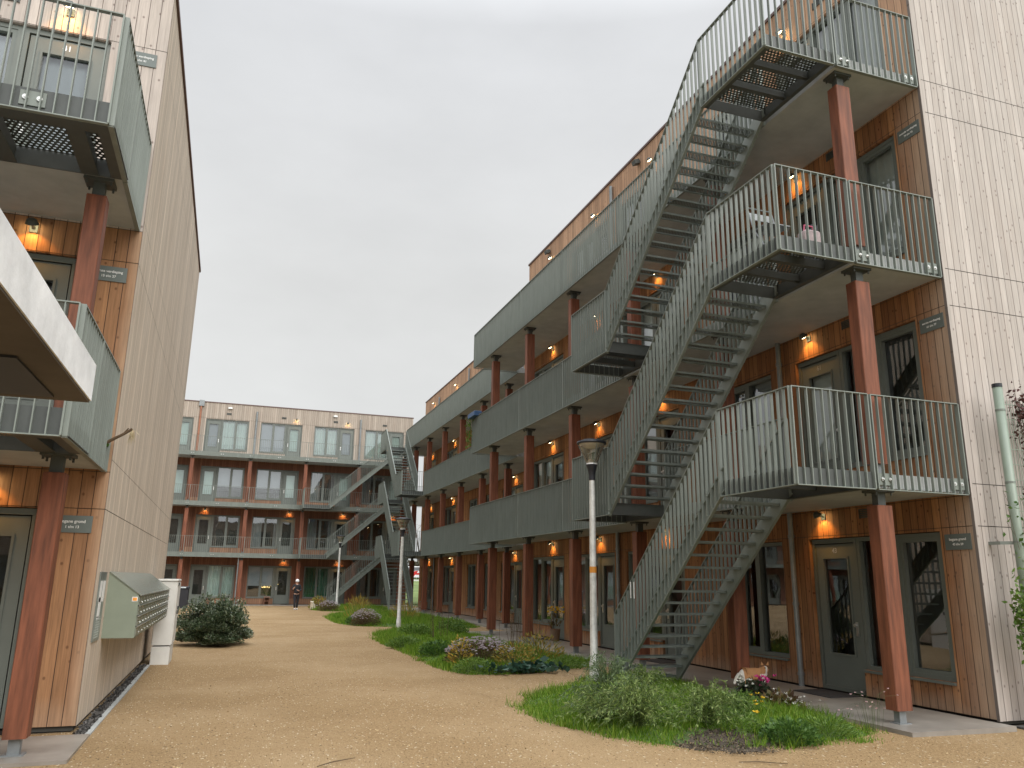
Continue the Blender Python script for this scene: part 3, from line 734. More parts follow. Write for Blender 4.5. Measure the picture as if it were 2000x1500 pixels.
for k, (a, b, l) in enumerate((('begane grond', '1 t/m 13', 'grey sign reading begane grond 1 t/m 13 on the left block'),
                               ('eerste verdieping', '15 t/m 27', 'grey sign reading eerste verdieping 15 t/m 27 on the left block'),
                               ('tweede verdieping', '29 t/m 41', 'grey sign reading tweede verdieping on the left block'))):
    sign((-1.69, LY, 2.21+k*FH), 0, .40, .19, [(a, .048 if k == 0 else .044, .015), (b, .042, -.045)], l)

# ---------------------------------------------------------------- unseen block added behind the camera to darken lower walls and window reflections
BY = -19.0
bB = thing('apartment_block', 'unseen timber apartment block added behind the camera, shading lower walls and window panes', 'building', (0, BY, 0))
hb = []
for k in range(3):
    for i in range(9):
        a = 16-3.4*i
        for h in unit_spec('LR'[i % 2])[0]: hb.append((a-h[1], a-h[0], k*FH+h[2], k*FH+h[3]))
        place_unit(bB, 'LR'[i % 2], (a, 0, k*FH), math.pi, 'TKWB'[(i+k) % 4])
mb = MB(); wall_holes(mb, -16, 17, .06, 9.4, hb, lambda u, z, d: (u, BY-d, z)); mb.build('timber_cladding', W_FT, bB)
mb = MB(); mb.box(-16, 17, BY-12, BY-.6, .02, 9.39); mb.build('interior', INTER, bB)
mb = MB(); mb.box(-16.03, 17.03, BY-12, BY+.03, 9.402, 9.46); mb.build('roof', TRIM, bB)
mb = MB()
for x in (-16, 17): mb.quad((x,BY,.06),(x,BY-12,.06),(x,BY-12,9.4),(x,BY,9.4))
mb.build('gable_cladding', W_RG, bB)

# ---------------------------------------------------------------- steel stairs
def stair(T, base, name_label, group, lvl, lower, rails_end=True):
    """T(u, v, z): u along the flight from the outer edge of the upper landing, v across it; z absolute"""
    t = thing('steel_stair', name_label, 'staircase', base, group)
    zt = lvl*FH; zb = zt-FH; U0, U1, U2, U3, V = 0.0, 1.58, 5.03, 6.63, 1.15
    def landing(u0, u1, z):
        mb = MB(T)
        mb.box(u0+.03, u1, .03, .045, z-.2, z+.01); mb.box(u0+.03, u1, V-.015, V, z-.2, z+.01)
        mb.box(u0+.03, u0+.045, .045, V-.015, z-.2, z+.01); mb.box(u1-.015, u1, .045, V-.015, z-.2, z-.02)
        for a, b in ((.045, .10), (V-.07, V-.015)): mb.box(u0+.045, u1-.015, a, b, z-.198, z-.185)
        for q in (1/3, 2/3):
            uu = u0+(u1-u0)*q; mb.box(uu-.03, uu+.03, .05, V-.02, z-.12, z-.012)
        mb.box(u0+.045, u0+.3, .05, V-.02, z-.19, z-.184) if False else None
        mb.build('landing_frame', STEEL_D, t)
        mb = MB(T); mb.quad((u0+.03,.03,z+.004),(u1,.03,z+.004),(u1,V,z+.004),(u0+.03,V,z+.004)); mb.build('landing_deck', PERF, t)
    landing(U0, U1, zt)
    if lower: landing(U2, U3, zb)
    # stringers
    for v in (.035, V-.045):
        mb = MB(T); q0 = (U1-.06, zt+.04); q1 = (U2+.06, zb-.065)
        if not lower:
            s = (q0[1]-.19)/(q0[1]-q1[1]); q1 = (q0[0]+(q1[0]-q0[0])*s, .19)
        dz = .165
        def slab(va, vb, za, zc):
            mb.add([(q0[0],va,q0[1]+za),(q1[0],va,q1[1]+za),(q1[0],va,q1[1]+zc),(q0[0],va,q0[1]+zc),
                    (q0[0],vb,q0[1]+za),(q1[0],vb,q1[1]+za),(q1[0],vb,q1[1]+zc),(q0[0],vb,q0[1]+zc)],
                   [(0,1,2,3),(7,6,5,4),(0,4,5,1),(1,5,6,2),(2,6,7,3),(3,7,4,0)])
        slab(v, v+.012, -dz, dz); o_ = -.035 if v < .5 else .012
        slab(v+o_, v+o_+.035 if v < .5 else v+o_+.035, dz-.016, dz+.001); slab(v+o_, v+o_+.035, -dz-.001, -dz+.016)
        mb.build('stringer', STEEL, t)
    for k in range(1, 17):
        z = zb+(k-.33)*FH/17; u = U2-(k-.5)*(U2-U1)/17
        mb = MB(T); mb.mi = 0
        mb.quad((u-.1,.05,z),(u+.1,.05,z),(u+.1,V-.05,z),(u-.1,V-.05,z))
        mb.mi = 1; mb.box(u+.095, u+.103, .05, V-.05, z-.03, z+.004); mb.box(u-.103, u-.095, .05, V-.05, z-.03, z+.004)
        mb.box(u-.095, u+.095, .047, .053, z-.04, z+.002); mb.box(u-.095, u+.095, V-.053, V-.047, z-.04, z+.002)
        mb.build('tread', [TREADP, STEEL_T], t)
    def rr(pts, zmin=None):
        mb = MB(); rail(mb, [T(*p) for p in pts], 1.2, zmin=zmin); return mb.build('railing', STEEL, t)
    a = zt-.2; b = zb-.2
    rr([(.02, V+.02, a), (.02, 0, a)]); rr([(.03, 0, a), (U1, 0, a)])
    ue = U2 if lower else 4.88
    sl = lambda u: a-(u-U1)*(FH/(U2-U1))
    rr([(U1+.02, 0, sl(U1+.02)), (ue, 0, sl(ue))], .06); rr([(U1+.02, V+.02, sl(U1+.02)), (ue, V+.02, sl(ue))], .06)
    if lower: rr([(U2+.02, 0, b), (U3, 0, b)]); rr([(U3, .03, b), (U3, V+.0, b)])
    return t
TN = lambda u, v, z: (6.335+v, 7.77+u, z)
for k in (1, 2, 3):
    stair(TN, (6.9, 11, (k-1)*FH), ['', 'lowest grey steel stair flight of the near right block, standing on the ground', 'middle grey steel stair flight of the near right block',
          'highest grey steel stair flight of the near right block, up to its top gallery'][k], 'stair flights of the near right block', k, k > 1)
for o in [q for q in bpy.data.objects if q.name.startswith('steel_stair') and q.location.z < .1 and q.type == 'EMPTY'][:1]:
    mb = MB()
    for yy in (11.92, 12.035): mb.box(6.305, 6.311, yy-.011, yy+.011, 1.40, 1.66)
    mb.build('white_strip', WHITE, o)
t = thing('folding_chair', 'light metal folding chair on the middle steel landing of the near right stair', 'chair', (6.78, 8.5, 2*FH+.006))
mb = MB()
for sx in (-.2, .2):
    mb.tube([(sx,-.2,0),(sx,.1,.45),(sx,.22,.85)], .011, 6); mb.tube([(sx*.9,.22,0),(sx*.9,-.18,.45)], .011, 6)
mb.tube([(-.2,.22,.85),(.2,.22,.85)], .011, 6); mb.build('frame', ZINC, t, world=False)
mb = MB(); mb.box(-.19,.19,-.19,.16,.44,.455); mb.build('seat', ZINC, t, world=False)
mb = MB(); mb.box(-.19,.19,.185,.2,.66,.76); mb.build('backrest', ZINC, t, world=False)
t = thing('bag', 'white and pink bag standing beside the folding chair on the middle steel landing', 'bag', (7.05, 8.05, 2*FH+.006))
mb = MB(); mb.bbox(-.13,.13,-.1,.1,0,.26,.03); mb.build('body', plain('bag_white', (.45,.36,.36), .7, 0, .3, 6), t, world=False)
mb = MB(); mb.tube([(-.08,0,.25),(-.07,0,.35),(.07,0,.35),(.08,0,.25)], .012, 6); mb.build('handle', plain('bag_pink', (.55,.12,.2), .7), t, world=False)
TY = lambda u, v, z: (7.98+v, 46.4-u, z)
for k in (1, 2, 3):
    stair(TY, (8.6, 43, (k-1)*FH), ['lowest', 'middle', 'highest'][k-1]+' steel stair flight seen end-on in front of the rear right block', 'stair flights in the far corner', k, k > 1)
TX = lambda u, v, z: (10.72-u, 50.22+v, z)
for k in (1, 2, 3):
    stair(TX, (7.4, 51, (k-1)*FH), ['lowest', 'middle', 'highest'][k-1]+' steel stair flight climbing to the right across the far cross block', 'stair flights in the far corner', k, k > 1)
for k in (1, 2):
    t = thing('steel_landing', ['', 'lower perforated steel landing in front of the left block gallery', 'upper perforated steel landing in front of the left block gallery'][k], 'landing', (-4, 8.2, k*FH), 'steel landings of the left block')
    z = k*FH
    mb = MB(); y0, y1 = 7.70, 8.80
    for x in (-1.49, -1.78, -2.55, -3.3, -4.1, -5.0, -6.0): mb.box(x-.05, x+.05, y0, y1, z-.19, z-.006); mb.box(x-.085, x+.085, y0, y1, z-.198, z-.19)
    mb.box(-6.1, -1.45, y0-.012, y0, z-.2, z+.05); mb.box(-6.1, -1.45, y1, y1+.012, z-.2, z+.0)
    mb.box(-6.1, -1.45, y0, y0+.16, z-.204, z-.199); mb.build('landing_frame', STEEL_D, t)
    mb = MB(); mb.quad((-6.1,y0,z),(-1.46,y0,z),(-1.46,y1,z),(-6.1,y1,z)); mb.build('landing_deck', PERF, t)
    for pts in ([(-1.44, 8.83, z-.2), (-1.44, 7.67, z-.2)], [(-1.46, 7.65, z-.2), (-3.1, 7.65, z-.2)], [(-3.12, 7.65, z-.2), (-6.1, 7.65, z-.2)]):
        mb = MB(); rail(mb, pts, 1.2); o = mb.build('railing', STEEL, t)
        if pts[0][0] != pts[1][0]:
            fixing_plates(o, [(x, y0-.019, z-.06) for x in (-2.12, -4.6) if pts[1][0] < x < pts[0][0]], (0,-1,0))

# ---------------------------------------------------------------- concrete canopy by the left edge
t = thing('concrete_canopy', 'pale concrete canopy slab on posts jutting in from the left edge of the photo', 'canopy', (-1.9, 2.5, 0))
mb = MB(); x1 = -.66
mb.box(x1-.05, x1, -2.0, 4.0, 2.43, 2.60); mb.box(-4.6, x1-.05, 3.95, 4.0, 2.43, 2.60); mb.box(-4.6, x1-.05, -2.0, 3.95, 2.50, 2.60)
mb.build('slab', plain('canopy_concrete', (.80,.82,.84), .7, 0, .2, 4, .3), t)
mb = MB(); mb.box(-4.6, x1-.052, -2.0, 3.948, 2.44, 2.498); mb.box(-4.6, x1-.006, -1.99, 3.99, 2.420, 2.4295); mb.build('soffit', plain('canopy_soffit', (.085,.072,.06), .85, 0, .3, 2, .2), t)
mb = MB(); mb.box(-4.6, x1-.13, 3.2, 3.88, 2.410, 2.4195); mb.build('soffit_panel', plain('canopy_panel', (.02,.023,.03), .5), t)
for y in (3.2, -1.2):
    mb = MB(); mb.bbox(-3.3, -3.05, y-.12, y+.12, 0, 2.44, .012); mb.build('post', CONC_L, t)
DROP = plain('water_drop', (.9,.9,.9), .1)

# ---------------------------------------------------------------- letterboxes, panel, cabinet, bin
t = thing('letterbox_bank', 'grey-green bank of letterboxes with sloping lid hung on the left gable', 'letterboxes', (LX, 11.27, .9), )
BOXM = plain('letterbox_paint', (.21,.24,.185), .38, 0, .05)
mb = MB(); x0, xf, ya, yb = LX, -1.01, 11.27, 17.05
zb, zf, zt = .90, 1.42, 1.69
mb.add([(x0,ya,zb),(xf,ya,zb),(xf,ya,zf),(x0,ya,zt),(x0,yb,zb),(xf,yb,zb),(xf,yb,zf),(x0,yb,zt)],
       [(0,1,2,3),(7,6,5,4),(0,4,5,1),(3,7,4,0),(1,5,6,2)])
mb.build('body', BOXM, t)
mb = MB(); L_ = Vector((xf-x0, 0, zf-zt)); nrm = Vector((.27,0,.39)).normalized()*.012
n = 5
for i in range(n):
    a, b = ya+(yb-ya)*i/n+.004 - (.015 if i == 0 else 0), ya+(yb-ya)*(i+1)/n-.004
    p = [Vector((x0,a,zt)), Vector((xf+.02,a,zf-.013)), Vector((xf+.02,b,zf-.013)), Vector((x0,b,zt))]
    q = [v+nrm for v in p]
    mb.add([tuple(v) for v in p+q], [(0,1,2,3),(4,5,6,7),(0,1,5,4),(1,2,6,5),(2,3,7,6),(3,0,4,7)])
mb.build('lid', plain('letterbox_lid', (.30,.33,.27), .22, .55, .05), t)
mb = MB(); mr_ = MB(); ml = MB()
for r in range(4):
    z = zb+.02+r*.125
    for i in range(14):
        a = ya+.02+i*(yb-ya-.04)/14; b = a+(yb-ya-.04)/14-.012
        mb.box(xf+.001, xf+.012, a, b, z, z+.108)
        ml.box(xf+.013, xf+.016, a+.12, b-.16, z+.065, z+.085); ml.tube([(xf+.012,b-.04,z+.03),(xf+.022,b-.04,z+.03)], .012, 8)
    mr_.box(xf+.012, xf+.03, ya+.01, yb-.01, z+.108, z+.12)
fl = mb.build('flap', plain('letterbox_flap', (.25,.27,.225), .35, .4, .08), t); mr_.build('drip_rail', METAL, t); ml.build('name_plate', METAL, fl)
mb = MB(); mb.box(-1.085, -1.02, ya-.003, ya-.001, 1.34, 1.395); st = mb.build('sticker', WHITE, t)
mb = MB(); mb.box(-1.077, -1.028, ya-.005, ya-.0031, 1.348, 1.387); mb.build('sticker_face', plain('orange_print', (.75,.30,.05), .5), st)
t = thing('notice_panel', 'narrow framed notice panel on the left gable beside the letterboxes', 'notice board', (LX, 10.6, .9))
mb = MB(); mb.box(LX+.002, LX+.016, 10.45, 10.95, .91, 1.69); mb.build('backing', plain('panel_grey', (.20,.225,.21), .3, .3), t)
mb = MB()
for z, a, b in ((1.45, 10.5, 10.66), (1.45, 10.72, 10.9), (1.26, 10.52, 10.72)): mb.box(LX+.0165, LX+.018, a, b, z-.10, z+.14)
mb.build('paper', WHITE, t)
mb = MB()
for i in range(9):
    z = .95+i*.028; mb.box(LX+.0165, LX+.018, 10.5, 10.8+.1*rng.random(), z, z+.011)
mb.build('lettering', plain('panel_print', (.5,.53,.5), .5), t)
mb = MB(); frame_rect(mb, 10.44, 10.96, .90, 1.70, .012, 0, 1) if False else None
t = thing('utility_cabinet', 'tall pale grey utility cabinet against the left gable beside the letterboxes', 'cabinet', (-1.05, 17.5, 0))
CABM = plain('cabinet_paint', (.62,.61,.57), .5, 0, .06, 4)
mb = MB(); mb.bbox(-1.24, -.885, 17.32, 18.42, .36, 1.56, .015); mb.build('body', CABM, t)
mb = MB(); mb.bbox(-1.25, -.872, 17.30, 18.44, 1.562, 1.60, .012); mb.build('lid', CABM, t)
mb = MB(); mb.bbox(-1.23, -.895, 17.33, 18.41, -.02, .335, .01); mb.build('plinth', CABM, t)
mb = MB()
for a, b in ((17.36, 17.865), (17.875, 18.38)): mb.box(-.884, -.872, a, b, .38, 1.54)
dr = mb.build('door', CABM, t)
mb = MB(); mb.box(-.871, -.85, 17.82, 17.855, .92, .99); mb.box(-.871, -.85, 17.885, 17.92, 1.0, 1.07); mb.build('lock', BLACKP, dr)
mb = MB()
for i in range(10): mb.box(-.8715, -.866, 17.4+i*.04, 17.42+i*.04, 1.47, 1.53)
mb.build('vent_slot', BLACKP, dr)
t = thing('waste_bin', 'black bin with grey lid behind the round shrub near the cross block', 'bin', (-2.0, 46, 0))
mb = MB(); mb.bbox(-2.35, -1.75, 45.7, 46.3, .05, 1.05, .04); mb.build('body', BLACKP, t)
mb = MB(); mb.bbox(-2.38, -1.72, 45.66, 46.34, 1.052, 1.15, .03); mb.build('lid', BLACKP, t)
mb = MB(); mb.box(-2.2, -1.9, 45.655, 45.659, 1.07, 1.13); mb.build('label_plate', plain('bin_label', (.5,.55,.58), .5), t)

# ---------------------------------------------------------------- lamp posts
CLEAR = glass_mat('lamp_glass', .12, (.93,.94,.93))
def lamp_post(loc, label, sticker=False, hs=1.0):
    t = thing('lamp_post', label, 'lamp post', loc, 'lamp posts along the garden beds'); t.scale = (1, 1, hs)
    c = (0,0,0)
    mb = MB(); mb.lathe(c, [(.082,-.1),(.08,.32),(.066,.36),(.062,1.2),(.05,3.2),(.05,3.32)], 18); mb.build('pole', GALV, t, world=False, smooth=True)
    mb = MB(); mb.lathe(c, [(.056,3.28),(.057,3.37),(.066,3.43),(.094,3.52),(.102,3.55),(.02,3.552)], 20); mb.build('neck', BLACKP, t, world=False, smooth=False)
    mb = MB(); mb.lathe(c, [(.1,3.553),(.085,3.61),(.075,3.635),(0,3.638)], 18); mb.build('collar', WHITE, t, world=False)
    mb = MB(); mb.lathe(c, [(.088,3.56),(.232,3.885)], 28); mb.build('glass_cone', CLEAR, t, world=False, smooth=True)
    mb = MB()
    for k in range(3):
        a = 2*math.pi*k/3+.5; mb.bar((.09*math.cos(a), .09*math.sin(a), 3.555), (.236*math.cos(a), .236*math.sin(a), 3.89), .012, .012)
    mb.build('strut', STEEL, t, world=False)
    mb = MB(); mb.lathe(c, [(0,3.84),(.10,3.84),(.225,3.90),(.225,3.905)], 28); mb.build('reflector', plain('lamp_reflector', (.62,.57,.47), .5), t, world=False, smooth=True) if label.startswith('near') else mb.build('reflector', CONC_L, t, world=False, smooth=True)
    mb = MB(); mb.lathe(c, [(.225,3.905),(.262,3.905),(.27,3.925),(.262,3.945),(.15,3.985),(0,3.99)], 30); mb.build('cap', BLACKP, t, world=False)
    if sticker:
        mb = MB(); mb.tube([(0,0,1.74),(0,0,1.84)], .0612, 14, False); mb.build('sticker', plain('post_sticker', (.55,.22,.03), .5), t, world=False)
    return t
lamp_post((5.98, 12.78, 0), 'nearest galvanised lamp post, in front of the near stair', True, 1.037)
lamp_post((5.77, 28.15, 0), 'galvanised lamp post standing before the end-on stair at mid distance', False, .95)
lamp_post((6.19, 48.2, 0), 'farthest galvanised lamp post, beside the cross block stair', False, 1.04)

# ---------------------------------------------------------------- climbing frame at the right edge
t = thing('trellis', 'grey-green round post with wire mesh trellis at the right gable', 'trellis', (9.42, 7.48, 0))
GPOST = plain('post_paint', (.22,.265,.21), .4, 0, .06)
mb = MB(); mb.tube([(9.42,7.48,-.1),(9.42,7.48,4.22)], .06, 16); p = mb.build('post', GPOST, t, smooth=True)
mb = MB(); mb.tube([(9.42,7.48,4.221),(9.42,7.48,4.27)], .063, 16); mb.build('cap', BLACKP, p)
mb = MB()
for z in (3.9, 2.95, 2.2, 1.65): mb.tube([(9.42,7.48,z),(9.42,7.48,z+.025)], .0625, 16)
mb.bar((9.28, 7.62, 2.2), (9.42, 7.5, 2.2), .03, .04); mb.bar((9.28, 7.61, 2.2), (9.28, 7.779, 2.2), .04, .04); mb.build('clamp', STEEL, t)
mb = MB()
for i in range(40): mb.bar((9.50+i*.05, 7.48, .2), (9.50+i*.05, 7.48, 4.06), .006, .006)
for i in range(20): mb.bar((9.47, 7.475, .2+i*.2), (11.5, 7.475, .2+i*.2), .009, .009)
mb.build('wire_mesh', GPOST, t)

# ---------------------------------------------------------------- plants
nr = np.random.default_rng(11)
def leaves(pts, dirs, L, W, fold=.25, jit=.35):
    """diamond leaves: base points, directions, length, width -> verts, quads"""
    n = len(pts); d = dirs/np.linalg.norm(dirs, axis=1, keepdims=True)
    rv = nr.normal(size=(n, 3)); s = np.cross(d, rv); s /= np.linalg.norm(s, axis=1, keepdims=True)+1e-9
    nn = np.cross(s, d); l = (L*(1+jit*nr.uniform(-1, 1, n)))[:, None]; w = (W*(1+jit*nr.uniform(-1, 1, n)))[:, None]
    mid = pts + d*l*.5 - nn*l*.06
    v = np.stack([pts, mid + s*w*.5 + nn*w*fold, pts + d*l + nn*l*-.1, mid - s*w*.5 + nn*w*fold], 1).reshape(-1, 3)
    return v
def leaf_obj(name, v, mat, parent=None, off=(0,0,0)):
    me = raw_mesh(name, v - np.array(off), np.arange(len(v)), 4, mat)
    return inst(name, me, parent)
L_DARK = leafmat('leaf_dark_glossy', [(.022,.04,.016),(.05,.08,.035),(.09,.125,.06),(.26,.29,.2)], .3, .15, .7)
L_WILLOW = leafmat('leaf_willow', [(.06,.115,.02),(.12,.19,.038),(.20,.28,.07),(.34,.40,.15)], .5, .38)
L_GREEN = leafmat('leaf_green', [(.035,.085,.016),(.07,.15,.026),(.12,.21,.045)], .5, .3)
L_LIME = leafmat('leaf_lime', [(.06,.13,.02),(.12,.21,.035),(.19,.28,.06)], .5, .35)
L_HOSTA = leafmat('leaf_hosta', [(.02,.055,.035),(.035,.085,.055),(.07,.13,.10)], .4, .15)
L_BROWN = leafmat('leaf_brown', [(.06,.03,.015),(.12,.07,.03),(.16,.12,.04),(.08,.10,.03)], .6, .25)
L_RED = leafmat('leaf_creeper', [(.05,.018,.018),(.10,.035,.03),(.07,.03,.02)], .6, .2)
L_YELLEAF = leafmat('leaf_yellowed', [(.42,.27,.03),(.5,.36,.06),(.25,.2,.04),(.3,.16,.04)], .6, .3)
L_YEL = leafmat('petal_yellow', [(.75,.45,.02),(.85,.62,.05),(.6,.33,.02)], .6, .3)
L_GOLD = leafmat('leaf_golden', [(.34,.20,.03),(.42,.29,.05),(.20,.20,.04),(.13,.16,.03)], .6, .3)
L_LILAC = leafmat('petal_lilac', [(.42,.33,.40),(.55,.47,.52),(.62,.57,.58),(.36,.28,.30)], .7, .3)
L_WHITE = leafmat('petal_white', [(.75,.74,.66),(.85,.84,.78)], .6, .3)
L_PINK = leafmat('petal_pink', [(.60,.04,.22),(.75,.08,.33)], .6, .3)
L_PALEPINK = leafmat('petal_pale_pink', [(.70,.42,.46),(.8,.62,.6)], .6, .3)
L_GRASS = leafmat('grass_blade', [(.065,.135,.008),(.115,.225,.014),(.17,.31,.025),(.30,.36,.06)], .5, .42, .35)
STEM_G = plain('stem_green', (.07,.10,.03), .7); STEM_B = plain('stem_brown', (.10,.065,.035), .8)
def blob_points(n, c, r, shell=.55):
    u = nr.normal(size=(n, 3)); u /= np.linalg.norm(u, axis=1, keepdims=True)
    q = nr.uniform(0, 1, n)**(1/3*shell); p = u*q[:, None]; p[:, 2] = np.abs(p[:, 2])
    return np.array(c) + p*np.array(r), u
def stems_mb(paths, rad):
    mb = MB()
    for p in paths: mb.tube(p, [rad*(1-.7*i/(len(p)-1)) for i in range(len(p))], 4, False)
    return mb
# round evergreen shrub
t = thing('round_shrub', 'round dark evergreen shrub beside the utility cabinet on the path edge', 'shrub', (-.18, 21.9, 0))
cs = []
for i in range(150):
    a = nr.uniform(0, 2*math.pi); q = math.sqrt(nr.uniform(0, 1)); cs.append((-.18+.80*q*math.cos(a), 21.95+.82*q*math.sin(a), .02+.92*math.sqrt(max(0, 1-q*q*.8))*nr.uniform(.02, 1)))
V = []
for c in cs:
    p, u = blob_points(190, c, (.19, .19, .17), 1.4); dr_ = u + np.array([0, 0, .55]) + (np.array(c)-np.array((-.18, 21.95, .2)))*.8; V.append(leaves(p, dr_, .058, .027))
for i in range(110):
    a = nr.uniform(0, 6.28); q = nr.uniform(.1, .9); b0 = np.array((-.18+q*math.cos(a), 21.95+q*math.sin(a), .9*math.sqrt(1-q*q*.9)))
    tt = nr.uniform(0, 1, 22)[:, None]; dd = np.array((math.cos(a)*.35, math.sin(a)*.35, 1))*nr.uniform(.14, .36); V.append(leaves(b0+dd*tt, nr.normal(size=(22, 3))+np.array([0,0,.8]), .07, .03))
leaf_obj('foliage', np.concatenate(V), L_DARK, t, (-.18, 21.9, 0))
stems_mb([[(-.18, 21.95, 0), tuple((np.array((-.18, 21.95, 0))+np.array(c))/2), c] for c in cs[:30]], .014).build('stem', STEM_B, t)
# grass beds
def smooth(poly, it=2):
    p = [np.array(q, float) for q in poly]
    for _ in range(it):
        o = []
        for a, b in zip(p, p[1:]+p[:1]): o += [a*.75+b*.25, a*.25+b*.75]
        p = o
    return np.array(p)
def inside(pts, poly):
    x, y = pts[:, 0], pts[:, 1]; c = np.zeros(len(pts), bool); j = len(poly)-1
    for i in range(len(poly)):
        xi, yi = poly[i]; xj, yj = poly[j]
        k = ((yi > y) != (yj > y)) & (x < (xj-xi)*(y-yi)/(yj-yi+1e-12)+xi); c ^= k; j = i
    return c
def edge_dist(pts, poly):
    d = np.full(len(pts), 1e9)
    for a, b in zip(poly, np.roll(poly, -1, 0)):
        ab = b-a; tt = np.clip(((pts-a)@ab)/(ab@ab+1e-12), 0, 1); d = np.minimum(d, np.hypot(*(pts-(a+tt[:, None]*ab)).T))
    return d
BEDS = [
 ('near', [(4.0,11.2),(3.72,10.0),(3.9,9.15),(4.1,8.45),(4.35,7.8),(4.9,7.42),(5.8,7.38),(6.7,7.42),(7.38,7.62),(7.40,9.0),(7.41,11.0),(7.41,13.0),(7.3,14.0),(6.6,13.9),(5.5,12.9),(4.6,11.9)], 40000, .10, .085),
 ('mid', [(4.15,25.0),(4.0,21.0),(4.0,17.4),(3.98,15.0),(4.5,14.15),(5.7,14.5),(6.8,15.1),(7.41,15.3),(7.41,18.8),(7.41,24),(7.41,27.3),(6.4,28.0),(5.2,27.0)], 48000, .115, .10),
 ('rear', [(4.15,37.0),(4.1,31.0),(4.6,29.6),(6.3,29.0),(7.6,28.5),(9.05,28.2),(9.08,34),(9.08,40),(7.95,41),(7.4,42.5),(5.3,40.5)], 34000, .13, .12),
 ('back', [(4.35,46.1),(4.95,42.6),(6.8,43.9),(8.0,44.5),(9.0,46.3),(9.05,49.8),(7.5,50.3),(5.6,50.1)], 9000, .14, .10)]
def bed_z(p, poly): return -.02+.10*np.clip(edge_dist(p, poly)/.7, 0, 1)
BP = {}
for nm, poly, n, bh, _ in BEDS:
    pl = smooth(poly); BP[nm] = pl
    lo, hi = pl.min(0), pl.max(0); st = .22
    bm = bmesh.new(); vs = [bm.verts.new((x, y, .004)) for x, y in pl]; bm.faces.new(vs); bm.normal_update()
    # interior grid points for the mound
    bmesh.ops.triangulate(bm, faces=bm.faces[:])
    for _ in range(4): bmesh.ops.subdivide_edges(bm, edges=[e for e in bm.edges if e.calc_length() > .45], cuts=1, use_grid_fill=True); bmesh.ops.triangulate(bm, faces=[f for f in bm.faces if len(f.verts) > 3])
    P2 = np.array([v.co[:2] for v in bm.verts]); Z = bed_z(P2, pl)
    for v, z in zip(bm.verts, Z): v.co.z = z
    me = bpy.data.meshes.new('garden_bed'); bm.normal_update(); bm.to_mesh(me); bm.free(); me.materials.append(LAWN if nm != 'near' else LAWN)
    o = inst('garden_bed', me, None); o['kind'] = 'structure'
    pts = nr.uniform(lo, hi, (n*3, 2)); pts = pts[inside(pts, pl)]; pts = pts[:n]
    if nm == 'near':       # bare soil patches where the photograph shows them
        keep = (np.hypot((pts[:, 0]-5.15)/.55, (pts[:, 1]-7.75)/.42) > 1+.35*np.sin(pts[:, 0]*9)*np.sin(pts[:, 1]*11)) | (nr.uniform(0, 1, len(pts)) < .16); pts = pts[keep]
    pts = pts + nr.normal(0, .045, pts.shape)*(nr.uniform(size=(len(pts), 1)) < .5)
    cl_ = pts[nr.integers(0, len(pts), 260)]; ext = (cl_[nr.integers(0, 260, len(pts)//4)] + nr.normal(0, .07, (len(pts)//4, 2))); tall = np.concatenate([np.zeros(len(pts)), np.ones(len(ext))]); pts = np.concatenate([pts, ext])
    pts = pts[(edge_dist(pts, pl) < .07) | inside(pts, pl)] if False else pts
    n = len(pts); z = np.where(inside(pts, pl), bed_z(pts, pl), .004)
    den = .62+.5*np.sin(pts[:, 0]*2.3+1)*np.sin(pts[:, 1]*1.9)+.25*np.sin(pts[:, 0]*7.1)*np.sin(pts[:, 1]*6.3+2)+.55*tall
    den = np.clip(den, .22, 2)
    h = bh*nr.uniform(.4, 1.25, n)*den; a = nr.uniform(0, 6.28, n); wd = (.005+.0032*math.sqrt(max(0, (lo[1]-7)/6)))*nr.uniform(.7, 1.3, n)
    lean = nr.uniform(.1, .75, n)*h; la = nr.uniform(0, 6.28, n)
    b0 = np.stack([pts[:, 0]-np.cos(a)*wd, pts[:, 1]-np.sin(a)*wd, z], 1); b1 = np.stack([pts[:, 0]+np.cos(a)*wd, pts[:, 1]+np.sin(a)*wd, z], 1)
    tp = np.stack([pts[:, 0]+np.cos(la)*lean, pts[:, 1]+np.sin(la)*lean, z+h], 1)
    V = np.stack([b0, b1, tp], 1).reshape(-1, 3)
    o = inst('grass', raw_mesh('grass', V, np.arange(len(V)), 3, L_GRASS), None)
    tag(o, {'near': 'bright green grass in the nearest garden bed, below the near stair', 'mid': 'green grass in the bed behind the nearest lamp post', 'rear': 'green grass in the third bed, with the middle lamp post', 'back': 'green grass in the farthest bed before the cross block'}[nm], 'grass', None, 'stuff')
mb = MB(); pts_ = []
for i in range(7):
    for k in range(28):
        a = 2*math.pi*k/28; q = i/6*(1+.2*math.sin(k*2.24*.45)+.13*math.cos(k*.2244*5)+.08*math.sin(k*.2244*9)); pts_.append((5.2+.62*q*math.cos(a), 7.74+.40*q*math.sin(a)))
zz_ = bed_z(np.array(pts_), BP['near'])
mb.add([(x, y, max(z+.008, .014) if i < 168 else -.012) for i, ((x, y), z) in enumerate(zip(pts_, zz_))], [(i*28+k, i*28+(k+1)%28, (i+1)*28+(k+1)%28, (i+1)*28+k) for i in range(6) for k in range(28)]); struct('soil', mb, SOIL)
def bz(x, y):
    for nm in BP:
        if inside(np.array([[x, y]]), BP[nm])[0]: return float(bed_z(np.array([[x, y]]), BP[nm])[0])
    return 0.0
